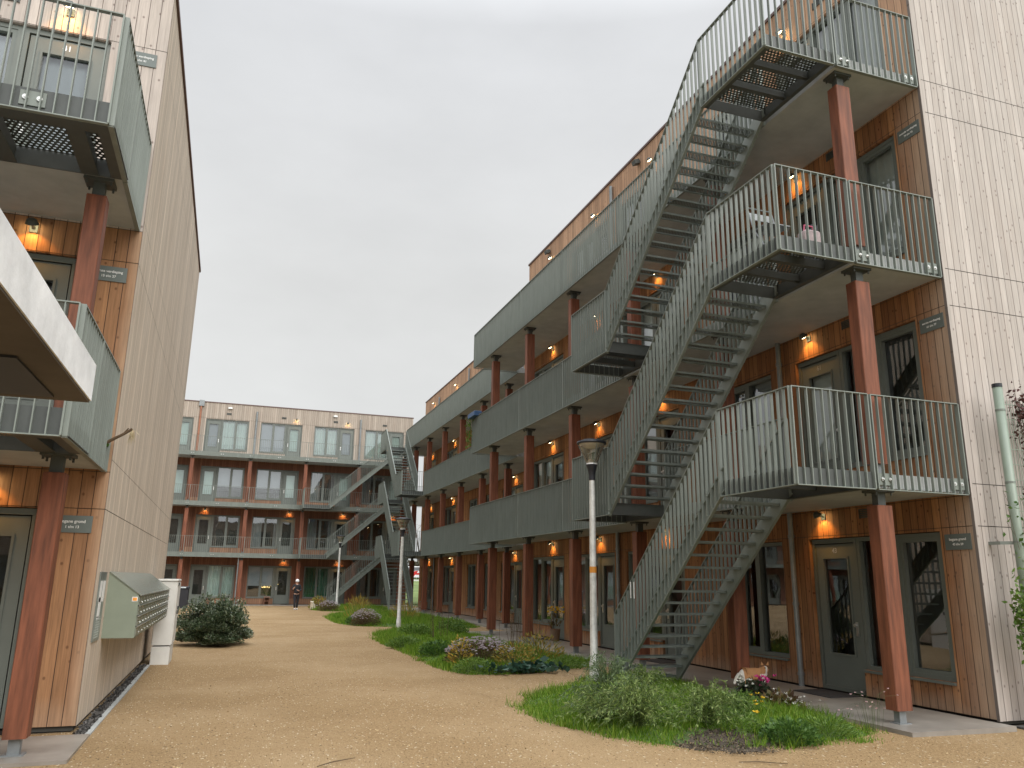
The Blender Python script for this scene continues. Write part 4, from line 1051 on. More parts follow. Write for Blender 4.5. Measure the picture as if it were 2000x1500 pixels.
# arching fine-leaved shrubs
def willow(loc, r, h, n, label, group='loose arching shrubs in the near bed', mat=L_WILLOW, ll=.055, lw=.011):
    x, y = loc; z = bz(x, y); t = thing('arching_shrub', label, 'shrub', (x, y, z), group)
    V = []; paths = []
    for i in range(n):
        a = nr.uniform(0, 6.28); q = nr.uniform(.25, 1); R_ = r*q; H_ = h*nr.uniform(.35, 1.08)*(1.15-.5*q)
        s = np.linspace(0, 1, 9); rad = R_*s**1.25; zz = H_*np.sin(np.minimum(s*1.35, 1.9)*math.pi/2*.95)*1.0 - .3*h*q*(s**2.5)
        wob = nr.normal(0, .02, 2)
        pth = np.stack([x+np.cos(a)*rad+wob[0]*s, y+np.sin(a)*rad+wob[1]*s, z+zz], 1); paths.append([tuple(p) for p in pth])
        m_ = 26; ti = nr.uniform(.18, 1, m_)*8; i0 = np.minimum(ti.astype(int), 7); fr = (ti-i0)[:, None]
        P_ = pth[i0]*(1-fr)+pth[i0+1]*fr; T_ = pth[i0+1]-pth[i0]; T_ /= np.linalg.norm(T_, axis=1, keepdims=True)+1e-9
        D_ = T_*.7+nr.normal(size=(m_, 3))*.6+np.array([0, 0, .05]); V.append(leaves(P_, D_, ll, lw))
    leaf_obj('foliage', np.concatenate(V), mat, t, (x, y, z)); stems_mb(paths, .0035).build('stem', STEM_G, t); return t
willow((4.55, 8.55), .75, .62, 150, 'largest arching light green shrub, front left of the near bed')
willow((5.25, 8.25), .62, .55, 110, 'arching light green shrub to the right of the largest one in the near bed')
willow((4.75, 9.75), .72, .72, 150, 'arching grey-green shrub around the foot of the nearest lamp post', mat=leafmat('leaf_greygreen', [(.06,.10,.045),(.11,.16,.07),(.2,.25,.13)], .5, .3))
willow((4.35, 9.1), .6, .5, 90, 'arching shrub spilling towards the path at the left end of the near bed')
willow((6.0, 11.0), .5, .45, 60, 'arching shrub under the lowest tread of the near stair')
willow((6.1, 8.9), .45, .35, 50, 'low arching shrub with small leaves in the middle of the near bed', mat=L_LIME)
# leafy weeds
def weed(loc, r, h, n, mat, label, name='leafy_plant', cat='plant', group=None, L=.07, W=.035, up=.5):
    if mat in (L_GREEN, L_LIME): L, W, n = L*.62, W*.72, int(n*1.9)
    x, y = loc; z = bz(x, y); t = thing(name, label, cat, (x, y, z), group)
    p, u = blob_points(n, (x, y, z+.01), (r, r, h), 1.0)
    leaf_obj('foliage', leaves(p, u*np.array([1, 1, .4])+np.array([0, 0, up]), L, W), mat, t, (x, y, z))
    k = max(4, n//30); stems_mb([[(x+nr.normal(0, r*.2), y+nr.normal(0, r*.2), z), tuple(q)] for q in p[:k]], .004).build('stem', STEM_G, t)
    return t
weed((5.85, 7.6), .3, .22, 420, L_GREEN, 'broad-leaved green plant at the front edge of the near bed', L=.09, W=.045)
weed((6.45, 7.75), .3, .2, 300, L_LIME, 'lime green leafy tuft right of the broad-leaved plant in the near bed', L=.10, W=.02)
weed((5.5, 8.1), .3, .2, 260, L_LIME, 'small lime green leafy plant beside the bare soil in the near bed', L=.06, W=.02)
weed((4.3, 20.2), .42, .24, 480, L_LIME, 'bushy bright green plant on the path edge of the second bed', L=.12, W=.045)
weed((4.55, 17.8), .4, .26, 420, L_GREEN, 'bushy darker green plant nearer the path in the second bed', L=.12, W=.05)
weed((5.3, 23.5), .5, .3, 420, L_LIME, 'tall green leafy plant at the far end of the second bed', L=.14, W=.05)
weed((6.7, 24.5), .5, .42, 420, L_LIME, 'pale green leafy plant by the gallery posts in the second bed', L=.13, W=.06)
weed((4.45, 14.7), .38, .25, 500, L_LIME, 'low bright green plant at the front tip of the second bed', L=.07, W=.03)
weed((6.4, 15.1), .5, .18, 450, L_LIME, 'spreading bright green grassy tuft left of the nearest lamp post', L=.1, W=.02)
weed((4.7, 30.6), .4, .3, 380, L_GREEN, 'dark green leafy plant left of the lilac asters in the third bed', L=.1, W=.06)
weed((7.0, 33), .6, .6, 420, L_GOLD, 'tall dry grassy plant in the third bed', L=.2, W=.02, up=1.2)
weed((5.15, 33.5), .5, .8, 260, L_GOLD, 'dry yellow stems behind the lilac asters in the third bed', L=.25, W=.02, up=1.4)
weed((4.9, 45.8), .5, .65, 420, L_GOLD, 'yellowing bushy plant at the path edge of the farthest bed', L=.12, W=.05)
weed((7.3, 46.5), .6, .5, 300, L_GOLD, 'dry yellow tuft in the middle of the farthest bed', L=.2, W=.02, up=1.2)
# asters and golden plants
def asters(loc, rx, ry, h, n, label):
    x, y = loc; z = bz(x, y); t = thing('aster_clump', label, 'flowers', (x, y, z), 'lilac aster clumps')
    p, u = blob_points(n*5, (x, y, z), (rx, ry, h*.85), 1.0)
    leaf_obj('foliage', leaves(p, u+np.array([0, 0, .4]), .07, .022), L_BROWN, t, (x, y, z))
    V = []; paths = []
    for i in range(n):
        a = nr.uniform(0, 6.28); q = math.sqrt(nr.uniform(0, 1)); c = np.array((x+rx*q*math.cos(a), y+ry*q*math.sin(a), z+h*math.sqrt(1-.75*q*q)*nr.uniform(.75, 1.08)))
        k = 14; b = nr.uniform(0, 6.28, k); D = np.stack([np.cos(b), np.sin(b), nr.uniform(.1, .9, k)], 1); V.append(leaves(np.repeat(c[None], k, 0), D, .03, .014)); paths.append([(x+(c[0]-x)*.5, y+(c[1]-y)*.5, z), tuple(c)])
    leaf_obj('blossom', np.concatenate(V), L_LILAC, t, (x, y, z)); stems_mb(paths, .003).build('stem', STEM_B, t); return t
asters((4.95, 15.95), .72, .55, .45, 330, 'large clump of faded lilac asters in the second bed')
asters((4.95, 30.0), .55, .45, .55, 240, 'clump of lilac asters left of the middle lamp post')
asters((5.2, 43.6), .6, .45, .5, 220, 'clump of lilac asters beside the farthest lamp post')
weed((4.45, 15.6), .22, .55, 240, L_YELLEAF, 'tall yellow-leaved plant at the left of the large aster clump', 'yellow_plant', 'plant', L=.08, W=.03)
weed((5.4, 15.1), .45, .42, 520, L_GOLD, 'golden brown leafy plant in front of the large aster clump', 'golden_plant', 'plant', L=.07, W=.024)
weed((6.3, 16.2), .55, .5, 520, L_GOLD, 'olive brown bushy plant behind the dark hosta', 'golden_plant', 'plant', L=.1, W=.022, up=.9)
t = thing('hosta', 'spreading plant with large dark blue-green leaves at the front of the second bed', 'plant', (5.3, 14.55, .03))
V = []
for i in range(240):
    q = np.array((5.3+nr.normal(0, .34), 14.5+nr.normal(0, .15), .05+abs(nr.normal(0, .05)))); d = np.array((nr.normal(), nr.normal()-.5, .2)); V.append(leaves(q[None], d[None], .15, .115, .12))
leaf_obj('foliage', np.concatenate(V), L_HOSTA, t, (5.3, 14.55, .03))
def dry_stems(loc, n, h, spread, label):
    x, y = loc; z = bz(x, y); t = thing('dry_plant', label, 'plant', (x, y, z), 'dry flower stalks')
    paths = []; V = []
    for i in range(n):
        a = nr.normal(0, 1, 2); hh = h*nr.uniform(.6, 1.1); p0 = np.array((x+a[0]*spread*.5, y+a[1]*spread*.3, z)); p2 = p0+np.array((nr.normal(0, .12), nr.normal(0, .1), hh)); paths.append([tuple(p0), tuple((p0+p2)/2+nr.normal(0, .015, 3)), tuple(p2)])
        s = nr.uniform(.6, 1, 18)[:, None]; V.append(leaves(p0+(p2-p0)*s, nr.normal(size=(18, 3))+np.array([0, 0, .8]), .03, .012))
    stems_mb(paths, .007).build('stem', STEM_B, t); leaf_obj('seed_heads', np.concatenate(V), L_BROWN, t, (x, y, z))['kind'] = 'stuff'
dry_stems((6.3, 17.2), 20, 1.1, .5, 'tall dark dry stalks in the second bed before the gallery posts')
dry_stems((5.7, 22.5), 9, 1.3, .3, 'tall dry stalks at the far side of the second bed')
# small flowers near the corner post
def flowers(loc, n, h, r, mat, label, name, pet=.03, cat='flowers'):
    x, y = loc; z = bz(x, y); t = thing(name, label, cat, (x, y, z)); V = []; paths = []
    for i in range(n):
        c = np.array((x+nr.normal(0, r), y+nr.normal(0, r*.6), z+h*nr.uniform(.5, 1.1))); paths.append([(x+(c[0]-x)*.3, y+(c[1]-y)*.3, z), tuple((c+np.array((x, y, z+h)))/2*np.array((1,1,.9))), tuple(c)])
        b = np.arange(6)*1.047+nr.uniform(0, 1); V.append(leaves(np.repeat(c[None], 6, 0), np.stack([np.cos(b), np.sin(b), np.full(6, .5)], 1), pet, pet*.6))
    leaf_obj('blossom', np.concatenate(V), mat, t, (x, y, z)); stems_mb(paths, .002).build('stem', STEM_G, t)
flowers((7.25, 7.9), 18, .48, .17, L_PALEPINK, 'airy plant with tiny pale pink flowers at the foot of the near corner post', 'wild_flower', .017)
flowers((6.3, 8.8), 6, .26, .06, L_YEL, 'yellow flower standing in the grass of the near bed, right of the shrubs', 'yellow_flower', .032)
flowers((5.9, 8.2), 2, .22, .03, L_YEL, 'single low yellow flower just left of the brighter yellow one', 'yellow_flower', .032)
flowers((7.3, 9.3), 7, .2, .12, L_WHITE, 'tiny white flowers in the grass beside the pavement', 'white_flower', .018)
# potted cyclamen and begonia
PX, PY = 7.2, 10.08; PZ = bz(PX, PY)
t = thing('flower_pot', 'dark pot of cyclamen with white and pink flowers beside the pavement', 'flower pot', (PX, PY, PZ))
mb = MB(); mb.lathe((PX, PY, PZ), [(0,0),(.085,0),(.112,.15),(.122,.15),(.122,.17),(.102,.17),(.09,.13),(0,.13)], 20); mb.build('pot', plain('dark_pot', (.03,.042,.045), .4), t)
p, u = blob_points(420, (PX, PY, PZ+.13), (.22, .18, .17), .9); leaf_obj('foliage', leaves(p, u+np.array([0,0,.1]), .075, .055), leafmat('leaf_cyclamen', [(.02,.035,.018),(.04,.065,.03),(.06,.07,.04),(.07,.04,.03)], .5, .2), t, (PX, PY, PZ))
def bloom(cs, size, k=7):
    V = []
    for c in cs:
        b = nr.uniform(0, 6.28, k); V.append(leaves(np.repeat(np.array(c)[None], k, 0), np.stack([np.cos(b), np.sin(b), nr.uniform(.2, 1.3, k)], 1), size*.8, size*.45))
    return np.concatenate(V)
leaf_obj('white_blossom', bloom([(PX-.17+nr.normal(0,.06), PY+nr.normal(0,.08), PZ+.33+nr.normal(0,.035)) for i in range(9)]+[(PX-.2, PY-.1, PZ+.25), (PX-.22, PY-.05, PZ+.33)], .045), L_WHITE, t, (PX, PY, PZ))
leaf_obj('pink_blossom', bloom([(PX+.1+nr.normal(0,.075), PY-.05+nr.normal(0,.05), PZ+.33+nr.normal(0,.03)) for i in range(16)], .055), L_PINK, t, (PX, PY, PZ))
t = thing('begonia', 'low brownish plant with cream flowers sprawling right of the flower pot', 'flowers', (7.2, 9.5, bz(7.2, 9.5)))
BX, BY = 7.2, 9.5; BZ = bz(BX, BY)
p, u = blob_points(380, (BX, BY, BZ), (.26, .32, .24), .9); leaf_obj('foliage', leaves(p, u+np.array([0,0,.3]), .07, .045), L_BROWN, t, (7.2, 9.5, BZ))
leaf_obj('blossom', bloom([(BX+nr.normal(0,.16), BY-.14+nr.normal(0,.12), BZ+.1+abs(nr.normal(0,.06))) for i in range(26)], .04), L_WHITE, t, (7.2, 9.5, BZ))
# tall vase of yellow flowers at the wall, doormats
t = thing('flower_vase', 'vase of yellow flowers standing by the wall between two gallery posts', 'flower pot', (8.75, 21.2, .055))
mb = MB(); mb.lathe((8.75, 21.2, .055), [(0,0),(.11,0),(.14,.3),(.15,.32),(.13,.32),(0,.3)], 16); mb.build('pot', plain('brown_pot', (.16,.10,.06), .6), t)
p, u = blob_points(60, (8.75, 21.2, .4), (.16, .16, .4), 1); leaf_obj('foliage', leaves(p, u*.5+np.array([0,0,.8]), .13, .03), L_BROWN, t, (8.75, 21.2, .055))
leaf_obj('blossom', bloom([(8.75+nr.normal(0,.09), 21.2+nr.normal(0,.14), .86+nr.normal(0,.05)) for i in range(22)], .08), L_YEL, t, (8.75, 21.2, .055))
MATM = plain('doormat', (.035,.033,.033), .95, 0, .3, 30, .5)
for x, y, l in ((8.72, 10.42, 'dark doormat at the nearest door of the right block'), (8.75, 15.4, 'dark doormat at the second door of the near right block'), (8.75, 21.85, 'dark doormat at the farthest door of the near right block'), (10.4, 29.9, 'dark doormat at the first lit door of the rear right block'), (10.4, 39.8, 'dark doormat near the far end of the rear right block')):
    t = thing('doormat', l, 'doormat', (x, y, .056), 'doormats on the pavement')
    mb = MB(); mb.bbox(-.27, .27, -.42, .42, 0, .014, .006); mb.build('mat', MATM, t, world=False)
t = thing('doormat', 'small dark doormat at the door behind the walking person', 'doormat', (3.75, 52.72, .041), 'doormats on the pavement')
mb = MB(); mb.bbox(-.4, .4, -.2, .2, 0, .014, .006); mb.build('mat', MATM, t, world=False)
# creepers on the trellis
def creeper(pts_fn, n, mat, label, L, loc):
    t = thing('climbing_plant', label, 'climbing plant', loc); p = pts_fn(n); d = nr.normal(size=(n, 3))+np.array([0, -.6, -.2])
    leaf_obj('foliage', leaves(p, d, L, L*.7), mat, t, loc)
    k = 14; stems_mb([[(loc[0]+nr.uniform(-.1, .5), 7.47, .05), (loc[0]+nr.uniform(0, .6), 7.46, 1.5), tuple(p[i])] for i in range(k)], .006).build('stem', STEM_B, t)
creeper(lambda n: np.stack([9.75+np.abs(nr.normal(0, .5, n))-.1, 7.47+nr.normal(0, .05, n), np.where(nr.uniform(size=n) < .72, 3.93+nr.normal(0, .13, n), nr.uniform(2.6, 3.9, n))], 1), 600, L_RED, 'withered reddish creeper at the top of the trellis by the right edge', .06, (9.75, 7.47, 0))
creeper(lambda n: np.stack([9.2+np.abs(nr.normal(0, .16, n))-.04, 7.43+nr.normal(0, .05, n), 1.25+nr.normal(0, .25, n)], 1), 420, L_LIME, 'green creeper low on the trellis by the right edge', .065, (9.6, 7.45, 0))
creeper(lambda n: np.stack([9.4+nr.normal(0, .2, n), 7.42+nr.normal(0, .04, n), 2.45+nr.normal(0, .25, n)], 1), 34, L_GREEN, 'few green vine leaves around the trellis clamp', .07, (9.4, 7.42, 0))
# planter with trailing plant on the gallery corner
t = thing('planter_box', 'blue planter box hung on the middle gallery railing at its far end', 'planter', (7.5, 25.3, 6.98))
mb = MB(); mb.bbox(7.36, 7.64, 24.95, 25.75, 7.04, 7.2, .02); mb.build('box', plain('blue_plastic', (.03,.08,.18), .5), t)
p = np.stack([7.42+nr.normal(0, .05, 160), 25.72+nr.normal(0, .07, 160), nr.uniform(6.0, 7.1, 160)], 1); leaf_obj('trailing_foliage', leaves(p, nr.normal(size=(160, 3))+np.array([0,0,-1]), .08, .04), L_LIME, t, (7.5, 25.3, 6.98))
# dry branch on the left gallery
t = thing('dry_branch', 'broken brown branch with straw sticking out of the left gallery end', 'branch', (-1.42, 10.05, 3.1))
mb = MB(); mb.tube([(-1.5,10.06,3.08),(-1.40,10.02,3.16),(-1.27,9.98,3.235),(-1.18,9.96,3.30)], [.022,.02,.017,.016], 8); mb.tube([(-1.27,9.98,3.235),(-1.22,9.97,3.31)], [.012,.006], 6); mb.build('wood', STEM_B, t)
p = np.array([(-1.17, 9.96, 3.29)])+nr.normal(0, .012, (26, 3)); leaf_obj('straw', leaves(p, nr.normal(size=(26, 3))*.25+np.array([-.1,0,-1]), .16, .008), leafmat('straw', [(.45,.36,.2),(.55,.46,.28)], .8, .2), t, (-1.42, 10.05, 3.1))
leaf_obj('green_leaf', leaves(np.array([(-1.42,10.0,3.12)]*5), nr.normal(size=(5,3))+np.array([0,-.5,-.6]), .07, .05), L_GREEN, t, (-1.42, 10.05, 3.1))
# twigs on the path
for p, q, l in (((.93, 7.85), (1.3, 8.1), 'thin dark twig on the gravel, left of centre'), ((4.75, 6.95), (5.15, 6.75), 'thin dark twig on the gravel before the near bed')):
    t = thing('twig', l, 'twig', (p[0], p[1], 0), 'twigs on the path')
    mb = MB(); a, b = Vector((*p, .012)), Vector((*q, .014)); mb.tube([a, a.lerp(b, .4)+Vector((.01,.02,.006)), b], [.004,.006,.003], 6); mb.build('wood', STEM_B, t)
# loose chips over the gravel close to the camera
n = 5000; px = nr.uniform(-1.0, 7.5, n); py = 5.5+nr.uniform(0, 1, n)**1.6*9
ok = np.ones(n, bool)
for nm in BP: ok &= ~inside(np.stack([px, py], 1), BP[nm])
ok &= ~((px > 7.35) & (py > 7.4)); px, py = px[ok], py[ok]; n = len(px)
pz = .006*np.sin(px*1.7+.3*py)+.006*np.cos(py*1.1-px*.4)+.006
d = nr.normal(size=(n, 3)); d[:, 2] = nr.uniform(-.05, .25, n)
V = leaves(np.stack([px, py, pz], 1), d, .019, .009, .1, .7)
o = leaf_obj('wood_chips', V, leafmat('wood_chip', [(.14,.085,.04),(.33,.21,.09),(.48,.34,.17),(.58,.44,.25),(.38,.25,.11)], .8, 0)); tag(o, 'loose tan chips strewn over the gravel path', 'wood chips', None, 'stuff')
n = 1500; q = np.stack([nr.uniform(-1.36, -1.26, n), nr.uniform(9.95, 17.1, n), np.full(n, .026)], 1); d = nr.normal(size=(n, 3)); d[:, 2] = nr.uniform(0, .6, n)
o = leaf_obj('dark_chips', leaves(q, d, .035, .028, .3, .5), leafmat('stone_chip', [(.03,.028,.026),(.08,.075,.07),(.16,.15,.14)], .8, 0)); tag(o, 'dark stone chips in the strip along the left gable', 'stone chips', None, 'stuff')
n = 1500; a = nr.uniform(0, 6.28, n); rr_ = np.sqrt(nr.uniform(0, 1, n)); q = np.stack([5.15+.6*rr_*np.cos(a), 7.7+.55*rr_*np.sin(a), bed_z(np.stack([5.15+.6*rr_*np.cos(a), 7.7+.55*rr_*np.sin(a)], 1), BP['near']).clip(.012)+.01], 1); d = nr.normal(size=(n, 3)); d[:, 2] = nr.uniform(0, .6, n)
o = leaf_obj('soil_chips', leaves(q, d, .02, .016, .3, .5), leafmat('soil_chip', [(.03,.022,.015),(.09,.065,.04),(.25,.19,.12)], .9, 0)); tag(o, 'crumbs of bare dark soil at the front of the near bed', 'soil', None, 'stuff')

# ---------------------------------------------------------------- bodies grown from skeletons
def skin(name, V, E_, rad, mat, parent, sub=1, off=(0,0,0), root=0):
    me = bpy.data.meshes.new(name); me.from_pydata([tuple(v) for v in V], E_, []); o = bpy.data.objects.new(name, me); COL.objects.link(o)
    md = o.modifiers.new('skin', 'SKIN'); md.use_smooth_shade = True
    for i, r in enumerate(rad):
        r = r if isinstance(r, tuple) else (r, r); me.skin_vertices[0].data[i].radius = r; me.skin_vertices[0].data[i].use_root = (i == root)
    if sub: s = o.modifiers.new('sub', 'SUBSURF'); s.levels = sub; s.render_levels = sub
    dg = bpy.context.evaluated_depsgraph_get(); m2 = bpy.data.meshes.new_from_object(o.evaluated_get(dg)); bpy.data.objects.remove(o)
    m2.materials.clear()
    for q in (mat if isinstance(mat, list) else [mat]): m2.materials.append(q)
    m2.name = name; return inst(name, m2, parent, off)
def ellipsoid(mb, c, r, n=14, m_=10):
    pts = []; fs = []
    for i in range(m_+1):
        ph = math.pi*i/m_
        for k in range(n): th = 2*math.pi*k/n; pts.append((c[0]+r[0]*math.sin(ph)*math.cos(th), c[1]+r[1]*math.sin(ph)*math.sin(th), c[2]+r[2]*math.cos(ph)))
    for i in range(m_):
        for k in range(n): fs.append((i*n+k, (i+1)*n+k, (i+1)*n+(k+1)%n, i*n+(k+1)%n))
    mb.add(pts, fs)
SKINM = plain('skin', (.50,.30,.22), .55, 0, .06, 20)
CLOTH = plain('black_cloth', (.013,.013,.016), .85, 0, .2, 12); CLOTH2 = plain('dark_trousers', (.016,.016,.02), .9, 0, .2, 12)
t = thing('person', 'person walking towards the camera, black jacket and trousers, white hat, arms raised in front', 'person', (3.66, 45.3, .0), None, R(8))
# body faces -Y (towards the camera); right foot forward
bv = [(0,0,.80),(0,.0,.98),(0,.01,1.16),(0,.0,1.27),(0,-.01,1.345),(0,-.02,1.42),(0,-.02,1.50),
      (.15,0,1.245),(.215,-.03,1.02),(.07,-.22,.99),(.03,-.27,1.0), (-.15,0,1.245),(-.25,-.03,1.03),(-.25,-.25,1.08),(-.22,-.31,1.12),
      (.085,0,.76),(.085,-.01,.42),(.08,.06,.07),(.08,-.07,.035), (-.085,0,.76),(-.085,-.10,.43),(-.08,-.12,.07),(-.08,-.24,.035)]
be = [(0,1),(1,2),(2,3),(3,4),(4,5),(5,6),(3,7),(7,8),(8,9),(9,10),(3,11),(11,12),(12,13),(13,14),(0,15),(15,16),(16,17),(17,18),(0,19),(19,20),(20,21),(21,22)]
br = [(.12,.09),(.11,.085),(.13,.095),(.10,.075),.042,(.062,.075),(.055,.066),.052,.038,.03,.026,.052,.038,.03,.026,.075,.052,.036,.032,.075,.052,.036,.032]
body = skin('body', bv, be, br, SKINM, t, 2)
mb = MB()
mb.add([(0,-.096,1.435),(.012,-.09,1.405),(-.012,-.09,1.405),(0,-.118,1.408)], [(0,1,3),(0,3,2),(1,2,3)]); ellipsoid(mb, (.077,-.02,1.425), (.012,.02,.03), 8, 6); ellipsoid(mb, (-.077,-.02,1.425), (.012,.02,.03), 8, 6)
mb.build('face', SKINM, t, world=False, smooth=True)
mb = MB()
for s in (-1, 1): ellipsoid(mb, (s*.027,-.09,1.45), (.011,.006,.007), 8, 6)
mb.box(-.03,.03,-.093,-.08,1.463,1.468); mb.build('eyes', plain('eye_dark', (.03,.02,.02), .4), t, world=False)
mb = MB(); mb.box(-.02,.02,-.091,-.08,1.376,1.383); mb.build('mouth', plain('lips', (.3,.1,.09), .5), t, world=False)
jv = [bv[i] for i in (0,1,2,3,4,7,8,9,11,12,13)]; jv[0] = (0,0,.80); jv[4] = (0,-.01,1.35)
skin('jacket', jv, [(0,1),(1,2),(2,3),(3,4),(3,5),(5,6),(6,7),(3,8),(8,9),(9,10)], [(.17,.13),(.158,.122),(.165,.125),(.13,.10),(.062,.06),.075,.058,.042,.075,.058,.042], CLOTH, t, 2)
tv = [bv[i] for i in (0,15,16,17,19,20,21)]; tv[0] = (0,0,.90); tv[3] = (.08,.06,.09); tv[6] = (-.08,-.12,.09)
skin('trousers', tv, [(0,1),(1,2),(2,3),(0,4),(4,5),(5,6)], [(.145,.11),(.098,.095),.07,.056,(.098,.095),.07,.056], CLOTH2, t, 2)
for s, yy in ((.08, .03), (-.08, -.15)):
    skin('shoe', [(s,yy+.06,.045),(s,yy-.04,.045),(s,yy-.14,.035)], [(0,1),(1,2)], [.045,.047,.036], plain('shoe_white', (.55,.54,.52), .6), t, 2)
mb = MB(); mb.lathe((0,-.015,1.455), [(.09,-.02),(.096,.03),(.088,.085),(.062,.125),(.03,.145),(0,.15)], 16); ht = mb.build('hat', plain('white_wool', (.72,.72,.72), .95, 0, .1, 40), t, world=False, smooth=True)
mb = MB(); mb.lathe((0,-.015,1.455), [(.0935,-.018),(.0975,-.0),(.098,.012)], 16); mb.build('hat_band', CLOTH, ht, world=False)
def hand(parent, c, d, s):
    c = Vector(c); d = Vector(d).normalized(); sd = Vector((s, 0, .2)).normalized(); mb = MB()
    mb.bar(c, c+d*.075, .06, .028, (0,.3,1))
    for k, ln in enumerate((.055, .068, .064, .05)):
        a = c+d*.072+sd*((k-1.5)*.017); b = a+d*ln*.55; e = b+(d*.6+Vector((0,.25,-.8))*.5)*ln*.5; mb.tube([a, b, e], [.0085,.008,.006], 6)
    a = c+d*.02-sd*.03; mb.tube([a, a-sd*.022+d*.03, a-sd*.02+d*.055], [.01,.009,.007], 6)
    mb.build('hand', SKINM, parent, world=False, smooth=True)
hand(t, (.03,-.27,1.0), (-.6,-.5,.25), -1); hand(t, (-.22,-.31,1.12), (.15,-.6,.6), 1)
# cat behind the flower pot
def catmat():
    mt, nt, b = newmat('cat_fur'); o = OBJ(nt); x, y, z = XYZ(nt, o); n = NOISE(nt, o, 9, 4, .7)
    orange = MIX(nt, n, (.42,.19,.075), (.55,.30,.14))
    w1 = M_(nt, 'GREATER_THAN', M_(nt, 'ADD', x, M_(nt, 'MULTIPLY', M_(nt, 'SUBTRACT', n, .5), .06)), .07)        # chest side white
    low = M_(nt, 'LESS_THAN', M_(nt, 'ADD', z, M_(nt, 'MULTIPLY', M_(nt, 'SUBTRACT', n, .5), .07)), .235)
    bl = M_(nt, 'LESS_THAN', M_(nt, 'ABSOLUTE', M_(nt, 'SUBTRACT', x, .152)), .013)
    rump = M_(nt, 'LESS_THAN', x, -.165)
    wf = M_(nt, 'MAXIMUM', M_(nt, 'MAXIMUM', M_(nt, 'MULTIPLY', w1, low), M_(nt, 'MULTIPLY', bl, M_(nt, 'GREATER_THAN', z, .2))), rump)
    nt.links.new(MIX(nt, wf, orange, (.75,.70,.63)), b.inputs['Base Color']); b.inputs['Roughness'].default_value = .95
    BUMP(nt, b, NOISE(nt, o, 160, 2), .5, .006); return mt
CAT = catmat()
t = thing('cat', 'ginger and white cat standing on the pavement behind the potted pink flowers', 'cat', (7.86, 11.0, .056), None, R(-12)); t.scale = (1.08,)*3
cv = [(-.15,0,.225),(-.05,0,.235),(.06,-.01,.23),(.12,-.03,.245),(.15,-.075,.305),(.155,-.115,.298),
      (.09,.04,.13),(.09,.04,.02),(.12,-.05,.13),(.125,-.06,.02), (-.15,.05,.15),(-.185,.05,.09),(-.165,.05,.02),(-.14,-.05,.15),(-.175,-.05,.09),(-.155,-.05,.02),
      (-.21,0,.235),(-.26,.02,.16),(-.29,.02,.08)]
ce = [(0,1),(1,2),(2,3),(3,4),(4,5),(2,6),(6,7),(3,8),(8,9),(0,10),(10,11),(11,12),(0,13),(13,14),(14,15),(0,16),(16,17),(17,18)]
cr_ = [(.072,.08),(.078,.085),(.074,.08),(.062,.066),(.064,.058),(.034,.03),.03,.018,.032,.018,.042,.024,.017,.042,.024,.017,.026,.022,.018]
skin('body', cv, ce, cr_, CAT, t, 2, root=1)
mb = MB()
for s in (-1, 1):
    b0 = Vector((.15+s*.038, -.068, .348)); mb.add([tuple(b0+Vector((-.024,0,0))), tuple(b0+Vector((.024,0,0))), tuple(b0+Vector((0,.022,0))), tuple(b0+Vector((s*.012,-.004,.056)))], [(0,1,3),(1,2,3),(2,0,3),(0,2,1)])
mb.build('ear', CAT, t, world=False)
mb = MB()
for s in (-1, 1): ellipsoid(mb, (.152+s*.026, -.126, .318), (.010,.006,.010), 8, 6)
mb.build('eye', plain('cat_eye', (.05,.06,.02), .2), t, world=False)
mb = MB(); ellipsoid(mb, (.155, -.147, .296), (.009,.006,.006), 8, 6); mb.build('nose', plain('cat_nose', (.5,.2,.18), .5), t, world=False)
# small white dog at the far bed
t = thing('dog', 'small cream white dog sitting at the edge of the farthest garden bed', 'dog', (4.55, 45.3, 0), None, R(-25))
dv = [(0,.12,.16),(0,0,.24),(0,-.09,.33),(0,-.13,.42),(0,-.22,.41),(.05,-.1,.17),(.05,-.12,.02),(-.05,-.1,.17),(-.05,-.12,.02),(.08,.12,.1),(.085,.0,.03),(-.08,.12,.1),(-.085,.0,.03),(0,.2,.12),(0,.28,.16)]
de = [(0,1),(1,2),(2,3),(3,4),(2,5),(5,6),(2,7),(7,8),(0,9),(9,10),(0,11),(11,12),(0,13),(13,14)]
FURW = plain('cream_fur', (.68,.60,.48), .95, 0, .15, 20, .4)
skin('body', dv, de, [(.11,.11),(.10,.10),(.085,.085),(.08,.078),.04,.035,.026,.035,.026,.06,.03,.06,.03,.03,.02], FURW, t, 2, root=1)
mb = MB()
for s in (-1, 1): ellipsoid(mb, (s*.07, -.12, .42), (.02,.03,.055), 8, 6)
mb.build('ear', FURW, t, world=False, smooth=True)
mb = MB(); ellipsoid(mb, (0,-.265,.415), (.016,.012,.012), 8, 6)
for s in (-1, 1): ellipsoid(mb, (s*.035,-.195,.455), (.010,.008,.010), 8, 6)
mb.build('nose_and_eyes', BLACKP, t, world=False)
# stool before the cross block
t = thing('stool', 'reddish wooden box stool against the cross block wall, left of the door', 'stool', (2.5, 52.75, .04))
ST = plain('stool_wood', (.26,.11,.065), .6, 0, .2, 5)
mb = MB(); mb.bbox(2.32, 2.68, 52.58, 52.92, .47, .51, .006); mb.build('seat', ST, t)
for x in (2.34, 2.635):
    mb = MB(); mb.box(x, x+.025, 52.6, 52.9, .041, .468); mb.build('side_panel', ST, t)
mb = MB(); mb.box(2.367, 2.633, 52.62, 52.88, .24, .262); mb.build('shelf', ST, t)
